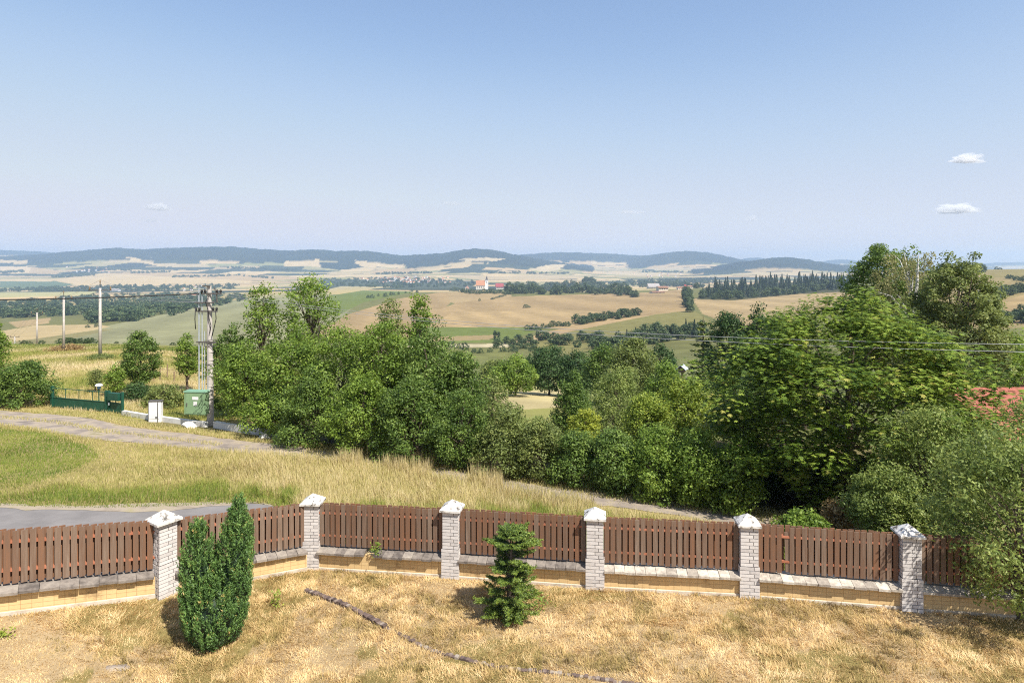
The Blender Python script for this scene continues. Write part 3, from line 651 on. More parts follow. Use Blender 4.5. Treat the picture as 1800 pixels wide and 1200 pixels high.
def birch():
    b = at(1592, 43); h = EYE - (438 - HZ) * 43 / F - b.z; r = 58 * 43 / F; g = np.random.default_rng(5)
    e = empty('birch_tree', b, 'drooping birch with a white stem between the two maples', 'tree')
    n = 330; t = g.uniform(.30, 1, n); th = g.random(n) * 2 * np.pi; rho = r * np.sqrt(np.clip(1 - (1.6 * t - 1.0) ** 2 * 1.4, .02, 1)) * np.sqrt(g.uniform(.1, 1, n))
    S = np.stack([rho * np.cos(th), rho * np.sin(th), t * h * .985], -1); per = 34; ln = g.uniform(.8, 2.2, n) * np.clip(1.15 - t * .6, .4, 1)
    s = g.random((n, per)); P = S[:, None, :] + np.stack([g.normal(0, .10, (n, per)), g.normal(0, .10, (n, per)), -s * ln[:, None]], -1) + (S * np.array((.10, .10, 0)))[:, None, :] * s[..., None]
    P = P.reshape(-1, 3); N = unit(g.normal(size=P.shape) + np.array((0, -.3, .3))); Tn = unit(g.normal(size=P.shape) * .5 + np.array((0, 0, -1)))
    L = .15 * g.uniform(.7, 1.2, len(P)); v, f = leaf_quads(P, N, Tn, L, L * .6); tint = np.clip(np.repeat(g.normal(.5, .2, n), per) + g.normal(0, .15, len(P)), 0, 1)
    link('crown', mesh_np('crown', v, f, M['birch'], tint), e)
    mb = MB(); mb.tube([(0, 0, -.1), (.05, -.1, h * .3), (.15, -.3, h * .55), (.45, -.5, h * .8), (.62, -.4, h * .97)], [.24, .2, .16, .10, .02], 8)
    for i in range(28):
        q = S[i]; mb.tube([(.2, -.3, q[2] * .8), (q[0] * .5, q[1] * .5, q[2] * .97), tuple(q)], [.05, .03, .012], 5, cap=False)
    me = bpy.data.meshes.new('trunk'); me.from_pydata(mb.v, [], mb.f); me.materials.append(M['birchbark']); link('trunk', me, e)
birch()

# --- trees of the valley behind the hedge
MG = 'trees in the valley behind the hedge'
for nm, u, yt, Y, hw, mt, sh, lf, lab in [
    ('broadleaf_tree', 906, 622, 72, 44, 'green', 'egg', .26, 'bright green tree at the upper left corner of the mown garden'),
    ('broadleaf_tree', 868, 628, 80, 34, 'olive', 'egg', .26, 'olive tree behind the thin pale sapling at the garden gap'),
    ('broadleaf_tree', 965, 602, 78, 46, 'dark', 'egg', .26, 'dark broad tree behind the top of the mown garden'),
    ('broadleaf_tree', 1018, 612, 76, 40, 'dark', 'egg', .26, 'dark tree right of the bare twiggy patch above the garden'),
    ('broadleaf_tree', 1062, 600, 66, 36, 'mid', 'egg', .24, 'mid green tree behind the grey-green willow shrub'),
    ('broadleaf_tree', 1112, 588, 62, 50, 'olive', 'egg', .23, 'olive round tree rising above the willow shrub'),
    ('broadleaf_tree', 1160, 600, 70, 36, 'dark', 'egg', .25, 'shadowy tree behind the little bird house'),
    ('broadleaf_tree', 1172, 632, 46, 34, 'green', 'egg', .17, 'fresh green tree just left of the little bird house'),
    ('broadleaf_tree', 1282, 536, 56, 44, 'dark', 'egg', .22, 'deep green tree right of the tall pine'),
    ('broadleaf_tree', 1336, 538, 54, 42, 'dark', 'egg', .22, 'dense dark tree below the spruce forest'),
    ('broadleaf_tree', 1372, 548, 44, 42, 'mid', 'egg', .18, 'broad tree peeping out left of the chestnut top'),
    ('broadleaf_tree', 1312, 590, 36, 40, 'mid', 'egg', .16, 'tree close behind the left shoulder of the chestnut'),
    ('thin_tree', 1415, 526, 40, 36, 'olive', 'egg', .14, 'twiggy greyish tree beside the chestnut top against the pale field')]:
    T(nm, lab, 'tree', u, yt, Y, hw, mt, sh, .08, lf, .45 if nm == 'thin_tree' else 1.0, group=MG)

def conifer(name, label, u, ytop, Y, half, mat, seed, per=26, tiers=15):
    b = at(u, Y); h = EYE - (ytop - HZ) * Y / F - b.z; r = half * Y / F; g = np.random.default_rng(seed)
    e = empty(name, b, label, 'tree'); Ps = []; Ts = []; mb = MB(); mb.tube([(0, 0, -.1), (0, 0, h * .6), (0, 0, h)], [.16 * h / 8, .09 * h / 8, .02], 7)
    for k in range(tiers):
        t = .10 + .88 * k / tiers; rr = r * (1.05 - t) ** .85
        for j in range(8 if k < tiers - 3 else 5):
            a = g.random() * 6.28; d = np.array((math.cos(a), math.sin(a), -.12 + .25 * t)); l = rr * g.uniform(.7, 1.1); s = np.array((0, 0, t * h))
            mb.tube([tuple(s), tuple(s + d * l)], [.025, .008], 4, cap=False)
            q = g.random((per, 1)) ** .7; Ps.append(s + d * l * q + g.normal(0, .07 * rr + .04, (per, 3)) * np.array((1, 1, .45))); Ts.append(np.repeat(d[None], per, 0) + g.normal(0, .45, (per, 3)))
    P = np.concatenate(Ps); Tn = np.concatenate(Ts); N = unit(g.normal(size=P.shape) * .5 + np.array((0, 0, 1))); L = r * .17 * g.uniform(.7, 1.3, len(P)); v, f = leaf_quads(P, N, Tn, L, L * .45)
    link('crown', mesh_np('crown', v, f, M[mat], np.clip(g.normal(.5, .25, len(P)), 0, 1)), e)
    me = bpy.data.meshes.new('trunk'); me.from_pydata(mb.v, [], mb.f); me.materials.append(M['bark']); link('trunk', me, e)
conifer('pine_tree', 'tall brownish pine with layered boughs above the little bird house', 1236, 556, 62, 42, 'olive', 3)

# --- shrubs and saplings of the left garden
T('garden_bush', 'large round dark bush left of the green gate', 'shrub', 38, 630, 37.5, 56, 'mid', 'dome', .02, .13, 1.1, cl=.42)
T('garden_bush', 'lighter bush cut by the left edge of the photo behind the track', 'shrub', -22, 650, 38.5, 45, 'green', 'dome', .02, .13, 1.0, cl=.4)
T('garden_tree', 'tree reaching in at the left edge above the round bush', 'tree', -24, 556, 44, 36, 'green', 'egg', .2, .15, 1.0, cl=.4)
T('young_walnut', 'young round-crowned tree behind the green gate, biggest of the saplings', 'tree', 246, 578, 44, 34, 'mid', 'egg', .14, .15, 1.0, cl=.38)
T('sapling', 'slim fresh green sapling left of the young round-crowned tree', 'tree', 202, 638, 42, 19, 'green', 'egg', .08, .13, .9, cl=.3)
T('sapling', 'spindly sapling with few leaves behind the middle of the gate', 'tree', 168, 642, 43, 14, 'olive', 'egg', .2, .11, .5, cl=.22)
T('sapling', 'leafy sapling just left of the pole with a high crown', 'tree', 330, 586, 46, 24, 'green', 'egg', .30, .14, .9, cl=.35)
T('garden_bush', 'loose light bush behind the white meter cabinet', 'shrub', 288, 672, 39, 38, 'olive', 'dome', .02, .12, .8, cl=.32)
T('garden_bush', 'low dark bush at the foot of the young round-crowned tree', 'shrub', 240, 668, 41, 24, 'dark', 'dome', .02, .11, 1.0, cl=.3)
T('dry_bush', 'dry straw-coloured scrub around the foot of the middle far pole', 'shrub', 118, 604, 84, 30, 'brown', 'dome', .02, .2, .5, cl=.4)
T('dry_bush', 'dark dry scrub at the foot of the nearest far pole', 'shrub', 178, 622, 62, 22, 'olive', 'dome', .02, .18, .6, cl=.35)

# ------------------------------------------------------------------ far trees: prototypes copied
def far_proto(kind, seed, mat):
    g = np.random.default_rng(seed); vs = []; fs = []; ts = []; off = 0
    if kind == 'spruce':
        n = 900; t = g.random(n) ** 1.5; th = g.random(n) * 6.28; rho = .17 * (1.04 - t) * np.sqrt(g.uniform(.35, 1, n)) * (1 + .25 * np.sin(t * 60))
        P = np.stack([rho * np.cos(th), rho * np.sin(th), .02 + t * .97], -1); Tn = np.stack([np.cos(th), np.sin(th), np.full(n, -.5)], -1); N = unit(Tn * .5 + np.array((0, 0, .8)) + g.normal(0, .3, (n, 3))); L = .09 * g.uniform(.6, 1.2, n)
        v, f = leaf_quads(P, N, Tn, L, L * .6); tn = np.clip(g.normal(.5, .25, n), 0, 1)
    else:
        shp, r = {'tree': ('egg', .42), 'round': ('egg', .55), 'poplar': ('column', .16), 'bush': ('dome', .95)}[kind]
        C = crown_centres(46, .92, r * .85, .06, shp, .25, seed, .2); v, f, tn = cluster_leaves(C, .17 if kind != 'poplar' else .1, 42, .085, seed, .7, .5)
    me = mesh_np('crown_far', v, f, M[mat], tn)
    return me
FP = {k: [far_proto(k, 40 + i * 7 + len(k), 'spruce' if k == 'spruce' else 'fargreen') for i in range(4 if k != 'poplar' else 2)] for k in ('tree', 'round', 'bush', 'spruce', 'poplar')}
def far_tree(kind, name, label, cat, group, p, h, wide=1.0):
    o = link(name, random.choice(FP[kind]), None, p); s = h; o.scale = (s * wide * random.uniform(.85, 1.2), s * wide * random.uniform(.85, 1.2), s); o.rotation_euler = (0, 0, random.uniform(0, 6.28))
    return tag(o, label, cat, group)
def row(kind, name, label, cat, group, pts, n, hp, dmin, jit=1.5, wide=1.0, dmax=11000):
    """trees along a row of photo ground points; hp = height in photo pixels"""
    px = [p[0] for p in pts]; py = [p[1] for p in pts]
    for i in range(n):
        s = (i + random.uniform(.2, .8)) / n; u = px[0] + (px[-1] - px[0]) * s; y = float(np.interp(u, px, py)) + random.uniform(-jit, jit)
        p = ground_at(u, y, dmin, dmax); h = random.uniform(*hp) * p.y / F
        far_tree(kind, name, label, cat, group, p - Vector((0, 0, .04 * h)), h, wide)
row('round', 'field_tree', 'dark tree in the clump crossing the middle of the tan slope', 'tree', 'clump of trees on the tan slope', [(1012, 570), (1060, 563), (1110, 556)], 13, (13, 21), 350, 2)
row('round', 'field_tree', 'one of two rounded trees ending the clump on the tan slope', 'tree', 'pair of trees ending the clump', [(1106, 556), (1124, 554)], 2, (13, 15), 350, .5)
row('bush', 'field_bush', 'low bush in the broken row left of the clump on the slope', 'shrub', 'broken row of bushes on the slope', [(926, 581), (960, 577), (1002, 572)], 9, (6, 12), 350, 1.5, .9)
row('round', 'valley_tree', 'tree along the valley stream below the green strip', 'tree', 'trees along the valley stream', [(872, 612), (912, 606), (960, 604), (1010, 606), (1060, 604)], 18, (13, 24), 170, 7)
row('poplar', 'poplar_tree', 'slim upright poplar standing by the valley stream', 'tree', 'pair of slim poplars', [(868, 596), (880, 596)], 2, (15, 17), 200, 1)
row('bush', 'valley_bush', 'bush along the pale track in the valley bottom', 'shrub', 'bushes in the valley bottom', [(770, 612), (830, 618), (900, 616), (960, 618)], 14, (9, 15), 140, 4, .8)
row('round', 'valley_tree', 'tree in the dark wood edge below the olive slope', 'tree', 'dark wood edge below the olive slope', [(1040, 618), (1110, 606), (1160, 596), (1240, 592)], 20, (22, 32), 170, 6)
row('spruce', 'valley_spruce', 'spruce in the dark wood edge below the olive slope', 'tree', 'spruces of the dark wood edge', [(1080, 606), (1230, 592)], 9, (24, 34), 180, 5)
row('round', 'copse_tree', 'tree in the copse crowning the church hill', 'tree', 'copse on the church hill', [(892, 517), (960, 515), (1040, 516), (1120, 521)], 34, (12, 20), 900, 3, 1.0)
row('round', 'copse_tree', 'tree in the copse crowning the church hill', 'tree', 'copse on the church hill', [(900, 511), (1000, 509), (1100, 512)], 26, (12, 19), 1000, 2, 1.0)
row('poplar', 'dark_poplar', 'dark pointed tree sticking up from the copse against the pale plain', 'tree', 'five pointed trees over the copse', [(1025, 509), (1046, 509)], 5, (22, 25), 1100, .5, 1.1)
row('bush', 'hill_bush', 'bush in the hedge below the church', 'shrub', 'hedge below the church', [(795, 513), (840, 515), (900, 517)], 20, (6, 9), 900, 2, .9)
row('bush', 'slope_bush', 'small bush on the crest of the stubble field', 'shrub', 'bushes along the stubble crest', [(640, 524), (665, 522), (700, 517), (740, 513)], 9, (4, 8), 700, 2, .8)
row('tree', 'gully_tree', 'tree in the short column running down from the village', 'tree', 'tree column below the village', [(1206, 520), (1208, 530), (1212, 545)], 9, (16, 22), 450, 7)
row('round', 'village_tree', 'tree among the hamlet roofs right of the church hill', 'tree', 'trees of the hamlet', [(1125, 505), (1180, 504), (1240, 507)], 18, (8, 13), 1100, 1.5)
def scatter(kind, name, label, group, poly, n, hp, dmin, dmax):
    xs = [p[0] for p in poly]; ys = [p[1] for p in poly]; c = 0
    while c < n:
        u = random.uniform(min(xs), max(xs)); y = random.uniform(min(ys), max(ys))
        if not inpoly(np.array([u]), np.array([y]), poly)[0]: continue
        p = ground_at(u, y, dmin, dmax); h = random.uniform(*hp) * p.y / F; c += 1
        far_tree(kind, name, label, 'tree', group, p - Vector((0, 0, .04 * h)), h)
scatter('spruce', 'forest_spruce', 'dark spruce in the forest on the ridge right of the hamlet', 'spruces of the ridge forest', [(1232, 524), (1250, 508), (1340, 501), (1440, 496), (1500, 494), (1500, 510), (1400, 515), (1290, 525)], 190, (14, 24), 700, 2000)
scatter('tree', 'forest_tree', 'paler broadleaf tree at the foot of the ridge forest', 'broadleaf trees of the ridge forest', [(1232, 527), (1290, 527), (1400, 517), (1480, 508), (1480, 504), (1390, 512), (1290, 521), (1235, 520)], 46, (10, 18), 700, 1700)
row('round', 'hilltop_tree', 'tree in the dark group on the skyline right of the olive maple', 'tree', 'tree group on the right skyline', [(1685, 480), (1726, 481)], 9, (14, 20), 500, 1.5)
row('bush', 'hilltop_bush', 'bush on the right skyline beyond the maples', 'shrub', 'bushes on the right skyline', [(1730, 473.5), (1762, 473.5)], 5, (4, 8), 600, .3, .9)
row('bush', 'hillside_bush', 'dark bush in the thicket on the right hillside', 'shrub', 'thicket on the right hillside', [(1770, 489), (1800, 494), (1830, 497)], 9, (7, 11), 400, 1.5, .9)
row('round', 'hillside_tree', 'tree in the green belt across the right hillside', 'tree', 'green belt on the right hillside', [(1705, 528), (1735, 527), (1765, 520), (1800, 512), (1830, 508)], 22, (14, 22), 300, 4)
row('round', 'hillside_tree', 'tree in the hollow at the right edge below the green belt', 'tree', 'trees in the right hollow', [(1740, 570), (1780, 566), (1830, 566)], 12, (18, 28), 180, 6)
row('bush', 'meadow_bush', 'dark bush in the long thicket on the crest of the yellow meadow', 'shrub', 'thicket on the meadow crest', [(104, 601), (165, 601)], 7, (9, 13), 105, 1, 1.0, 170)
row('bush', 'meadow_bush', 'small bush on the crest of the yellow meadow', 'shrub', 'small bushes on the meadow crest', [(30, 603), (80, 603)], 3, (5, 8), 105, 1, 1.0, 170)
row('bush', 'meadow_bush', 'bush on the meadow crest right of the nearest far pole', 'shrub', 'bushes right of the nearest far pole', [(198, 602), (214, 602), (290, 602), (312, 602)], 4, (4, 8), 105, 1, 1.0, 170)
row('bush', 'field_bush', 'lone dark bush out on the pale fields left of the pole', 'shrub', 'lone bushes of the left fields', [(140, 577), (175, 573)], 2, (5, 7), 300, 1, .8)
far_tree('bush', 'field_bush', 'lone flat bush in the middle of the tan slope', 'shrub', None, ground_at(925, 541, 500), 6.0, 1.4)
far_tree('bush', 'field_bush', 'single small dark bush on the field left of the church hill copse', 'shrub', None, ground_at(843, 529, 500), 5.5, .6)
row('bush', 'field_bush', 'bush of the short dark hedge slanting across the upper tan field', 'shrub', 'short slanting hedge of the upper field', [(862, 527), (880, 522), (890, 519)], 7, (2.5, 4), 600, .3, 1.2)

def wood(name, kind_label, poly, n, hp, dmin, dmax, seed):
    g = random.Random(seed); xs = [p[0] for p in poly]; ys = [p[1] for p in poly]; V = []; Fc = []; Tn = []; off = 0; c = 0
    base = []
    for i in range(5):
        C = crown_centres(22, .9, .42, .05, 'egg', .25, seed + i, .2); base.append(cluster_leaves(C, .2, 16, .15, seed + i, .75, .5))
    while c < n:
        u = g.uniform(min(xs), max(xs)); y = g.uniform(min(ys), max(ys))
        if not inpoly(np.array([u]), np.array([y]), poly)[0]: continue
        p = ground_at(u, y, dmin, dmax); h = g.uniform(*hp); v, f, t = g.choice(base); w = h * g.uniform(.9, 1.5)
        V.append(v * np.array((w, w, h)) + np.array((p.x, p.y, p.z - .05 * h))); Fc.append(f + off); off += len(v); Tn.append(np.clip(t + g.uniform(-.3, .3), 0, 1)); c += 1
    o = link(name, mesh_np(name, np.concatenate(V), np.concatenate(Fc), M['fargreen'], np.concatenate(Tn)))
    return tag(o, kind_label, 'wood', None, 'stuff')
wood('valley_wood', 'wide dark wood filling the left valley behind the far poles', [(0, 560), (60, 558), (150, 554), (165, 568), (240, 565), (300, 556), (430, 528), (430, 517), (300, 515), (150, 521), (0, 535)], 620, (9, 17), 600, 2600, 3)
wood('river_wood', 'distant wooded strip between the cream fields on the left', [(0, 508), (0, 513), (170, 513), (420, 508), (420, 502), (230, 503), (120, 506)], 260, (12, 20), 1800, 4200, 4)
wood('town_wood', 'distant greenery around the town left of the church hill', [(560, 491), (700, 489), (830, 494), (840, 503), (700, 507), (560, 502)], 240, (10, 18), 2000, 4500, 5)
wood('plain_wood', 'distant scattered woods behind the hamlet', [(1060, 497), (1130, 494), (1260, 490), (1260, 499), (1130, 503), (1080, 502)], 160, (14, 22), 1800, 4600, 6)

for k, (poly, n_, hp_) in enumerate((
    ([(0, 478), (40, 476), (42, 479), (0, 481)], 45, (12, 20)), ([(90, 486), (165, 482), (168, 485), (92, 489)], 80, (12, 20)),
    ([(150, 470), (230, 474), (230, 477), (150, 473)], 60, (14, 22)), ([(230, 479), (300, 477), (300, 479), (230, 481)], 50, (12, 18)),
    ([(300, 486), (420, 484), (480, 488), (480, 490), (420, 486), (300, 488)], 90, (10, 18)), ([(400, 470), (520, 474), (520, 476), (400, 472)], 70, (14, 22)),
    ([(660, 481), (760, 479), (760, 481), (660, 483)], 60, (12, 20)), ([(860, 479), (1000, 480), (1000, 482), (860, 481)], 60, (12, 20)), ([(1130, 477), (1260, 479), (1260, 481), (1130, 479)], 60, (14, 22)))):
    wood('hedgerow_wood', ['thin dark tree line at the left edge of the far plain', 'dark tree line under the far left village', 'tree belt behind the far left village', 'short tree belt above the tallest far pole', 'long tree line across the cream fields beyond the utility pole', 'tree belt at the foot of the left ridge', 'tree line above the distant town', 'thin tree line over the church hill copse', 'tree line over the hamlet'][k], poly, n_, hp_, 2500, 7500, 70 + k)

# ------------------------------------------------------------------ church, houses, town
def gable_house(name, label, p, L, W, H, RH, ang, wm, rm, cat='house', group=None, windows=2, chimney=True, wins=True):
    e = empty(name, p, label, cat, group); ca, sa = math.cos(ang), math.sin(ang)
    R = lambda x, y, z: (p.x + x * ca - y * sa, p.y + x * sa + y * ca, p.z + z)
    mb = MB(); a, b = L / 2, W / 2
    mb.add([R(-a, -b, -1), R(a, -b, -1), R(a, b, -1), R(-a, b, -1), R(-a, -b, H), R(a, -b, H), R(a, b, H), R(-a, b, H), R(-a, 0, H + RH * .97), R(a, 0, H + RH * .97)],
           [(0, 1, 5, 4), (2, 3, 7, 6), (1, 2, 6, 9, 5), (3, 0, 4, 8, 7)])
    mb.build('wall', M[wm], e)
    o, t = .04 * L + .12, .18; mb = MB(); ov = .12 * W; dz = RH * ov / b
    for s in (-1, 1):
        mb.add([R(-a - o, s * (b + ov), H - dz), R(a + o, s * (b + ov), H - dz), R(a + o, 0, H + RH), R(-a - o, 0, H + RH), R(-a - o, s * (b + ov), H - dz + t), R(a + o, s * (b + ov), H - dz + t), R(a + o, 0, H + RH + t), R(-a - o, 0, H + RH + t)],
               [(0, 1, 2, 3), (7, 6, 5, 4), (0, 4, 5, 1), (1, 5, 6, 2), (3, 7, 4, 0)])
    rf = mb.build('roof', M[rm], e)
    if chimney:
        mb = MB(); mb.box(R(a * .4, b * .25, H + RH * 1.0), (.06 * L + .3, .06 * L + .3, RH * .7), ang); mb.build('chimney', M['brownroof'], rf)
    if wins:
        for k in range(windows):
            mb = MB(); x = -a + L * (k + .5) / windows; mb.box(R(x, -b - .02, H * .55), (L * .10, .12, H * .34), ang); mb.build('window', M['window'], e)
    return e
def church():
    p = ground_at(850, 508.5, 900); Y = p.y; e = empty('church', p, 'white church with an orange tiled nave roof and dark onion spire on the hill', 'church'); s = Y / F
    px = lambda u, y: ((u - 850) * s, (508.5 - y) * s)
    x0, x1 = -13 * s, 3 * s; zr = 16 * s * .98; ze = 7.0 * s; dp = 7.0 * s
    P = lambda x, y, z: (p.x + x, p.y + y, p.z + z)
    mb = MB(); mb.add([P(x0, -dp, -3), P(x1, -dp, -3), P(x1, dp, -3), P(x0, dp, -3), P(x0, -dp, ze), P(x1, -dp, ze), P(x1, dp, ze), P(x0, dp, ze), P(x0, 0, zr), P(x1, 0, zr)], [(0, 1, 5, 4), (2, 3, 7, 6), (1, 2, 6, 9, 5), (3, 0, 4, 8, 7)]); mb.build('nave_wall', M['cream'], e)
    mb = MB()
    for q in (-1, 1):
        mb.add([P(x0 - .6, q * (dp + 1), ze - 1), P(x1, q * (dp + 1), ze - 1), P(x1, 0, zr + .2), P(x0 - .6, 0, zr + .2), P(x0 - .6, q * (dp + 1), ze - .5), P(x1, q * (dp + 1), ze - .5), P(x1, 0, zr + .7), P(x0 - .6, 0, zr + .7)], [(0, 1, 2, 3), (7, 6, 5, 4), (0, 4, 5, 1), (3, 7, 4, 0), (1, 5, 6, 2)])
    mb.build('roof', M['orangeroof'], e)
    mb = MB(); tx = 5.6 * s; mb.box(P(tx, -1, 7.8 * s), (5.2 * s, 5.2 * s, 15.8 * s)); mb.box(P(tx, -1, 15.9 * s), (5.7 * s, 5.7 * s, .7 * s)); tw_ = mb.build('tower', M['whiterender'], e)
    mb = MB(); c = P(tx, -1, 0); prof = [(16.2, 2.7), (17.2, 2.6), (18.3, 2.0), (19.0, 1.1), (19.8, 1.0), (20.2, 1.45), (21.2, 1.2), (22.2, .5), (24.5, .08)]
    mb.tube([(c[0], c[1], c[2] + z * s) for z, r in prof], [r * s for z, r in prof], 10); mb.build('spire', M['darkspire'], tw_, smooth=True)
    mb = MB(); mb.box(P(tx, -1 - 2.6 * s, 12.5 * s), (1.0 * s, .3, 2.4 * s)); mb.build('belfry_window', M['window'], tw_)
    for k in range(4):
        mb = MB(); mb.box(P(x0 + (2.2 + k * 3.9) * s, -dp - .05, 3.9 * s), (.9 * s, .3, 3.4 * s)); mb.build('window', M['window'], e)
church()
def house_px(name, label, u, y, dmin, wpx, hpx, rpx, ang, wm, rm, cat='house', group=None, depth=.8, **k):
    p = ground_at(u, y, dmin); s = p.y / F
    return gable_house(name, label, p, wpx * s, wpx * s * depth, hpx * s, rpx * s, ang, wm, rm, cat, group, **k)
house_px('parsonage', 'cream house under a crimson roof right of the church', 878, 508, 900, 13, 5, 5, .1, 'cream', 'crimson', windows=3)
house_px('cottage', 'small cream cottage left of the church', 821, 510, 900, 6, 3.4, 3.6, 1.1, 'cream', 'brownroof', windows=1)
house_px('barn', 'pale barn in the copse edge right of the crimson roofed house', 906, 512, 900, 8, 2.5, 2, .2, 'whiterender', 'greyroof', windows=1)
house_px('manor', 'long pale building with a light roof, largest of the hamlet', 1148, 507, 900, 19, 4, 5, .05, 'cream', 'greyroof', windows=5)
house_px('farm_building', 'cream farm building with two rows of windows right of the long pale building', 1164, 511, 900, 17, 6, 2, .1, 'cream', 'brownroof', windows=4)
house_px('farm_building', 'low ruined farm building at the front of the hamlet', 1155, 515, 850, 22, 2.4, 1, .12, 'cream', 'brownroof', windows=4, chimney=False)
house_px('village_house', 'hamlet house with a red gable near the top of the tree column', 1204, 508, 900, 6, 4.5, 3, .7, 'cream', 'crimson', windows=1)
house_px('village_house', 'cream block house right of the red gable in the hamlet', 1212, 508, 900, 8, 5, 1.2, .1, 'cream', 'brownroof', windows=2)
house_px('village_house', 'flat cream house left of the red gable in the hamlet', 1195, 509, 900, 9, 3.4, 1.4, .1, 'cream', 'brownroof', windows=2)
house_px('village_house', 'single white house at the edge of the ridge forest', 1233, 502, 900, 3.5, 2.5, 1.5, .3, 'whiterender', 'greyroof', windows=1)
house_px('wood_house', 'grey-roofed house at the foot of the valley wood', 238, 560, 500, 11, 3.2, 4, .5, 'whiterender', 'greyroof', windows=2)
house_px('wood_house', 'cream house where the valley wood meets the pale green field', 297, 549, 500, 7, 3, 2.2, .3, 'cream', 'brownroof', windows=1)
house_px('wood_house', 'long white house between the cream field and the valley wood', 203, 512, 1500, 13, 3, 1.6, .1, 'whiterender', 'greyroof', windows=3)
house_px('wood_house', 'pale farm row beyond the utility pole crossarms', 340, 522, 900, 14, 3, 2, .1, 'cream', 'brownroof', windows=2)
# the town: small houses, copies of a few
tp = []
for i, (wm, rm) in enumerate((('whiterender', 'brownroof'), ('cream', 'orangeroof'), ('whiterender', 'greyroof'))):
    mb = MB(); a, b, H, R_ = .5, .4, .45, .38
    mb.add([(-a, -b, -.1), (a, -b, -.1), (a, b, -.1), (-a, b, -.1), (-a, -b, H), (a, -b, H), (a, b, H), (-a, b, H), (-a, 0, H + R_ - .02), (a, 0, H + R_ - .02)], [(0, 1, 5, 4), (2, 3, 7, 6), (1, 2, 6, 9, 5), (3, 0, 4, 8, 7)], 0)
    for s in (-1, 1): mb.add([(-a - .04, s * (b + .05), H - .05), (a + .04, s * (b + .05), H - .05), (a + .04, 0, H + R_), (-a - .04, 0, H + R_)], [(0, 1, 2, 3)], 1)
    me = bpy.data.meshes.new('town_house'); me.from_pydata(mb.v, [], mb.f); me.materials.append(M[wm]); me.materials.append(M[rm]); me.polygons.foreach_set('material_index', mb.m); tp.append(me)
def town(n, us, ys, dmin, size, label, group, dmax=9000):
    for i in range(n):
        u = random.triangular(us[0], us[1], (us[0] + us[1]) / 2); p = ground_at(u, random.uniform(*ys), dmin, dmax)
        o = link('town_house', random.choice(tp), None, p); q = random.uniform(*size) * p.y / F; o.scale = (q * random.uniform(.9, 1.5), q, q * 1.1); o.rotation_euler = (0, 0, random.uniform(-.8, .8))
        tag(o, label, 'house', group)
town(95, (630, 800), (488, 498), 2000, (2.2, 3.8), 'tiny house in the distant town left of the church', 'houses of the distant town')
town(16, (832, 886), (457, 462), 4200, (1.2, 2.0), 'tiny pale house of the hillside village above the church', 'houses of the hillside village')
town(14, (110, 215), (470, 480), 3000, (2.0, 3.2), 'tiny house of the far left village between the fields', 'houses of the far left village')
town(12, (255, 300), (451, 455), 4200, (1.2, 2.0), 'tiny white house under the far left ridge', 'houses under the far left ridge')
town(12, (1080, 1240), (480, 488), 3000, (1.6, 2.6), 'tiny pale building on the plain behind the hamlet', 'buildings on the far plain')
town(8, (310, 380), (505, 512), 2000, (2.5, 4), 'pale house in the wooded strip beyond the utility pole', 'houses of the wooded strip')

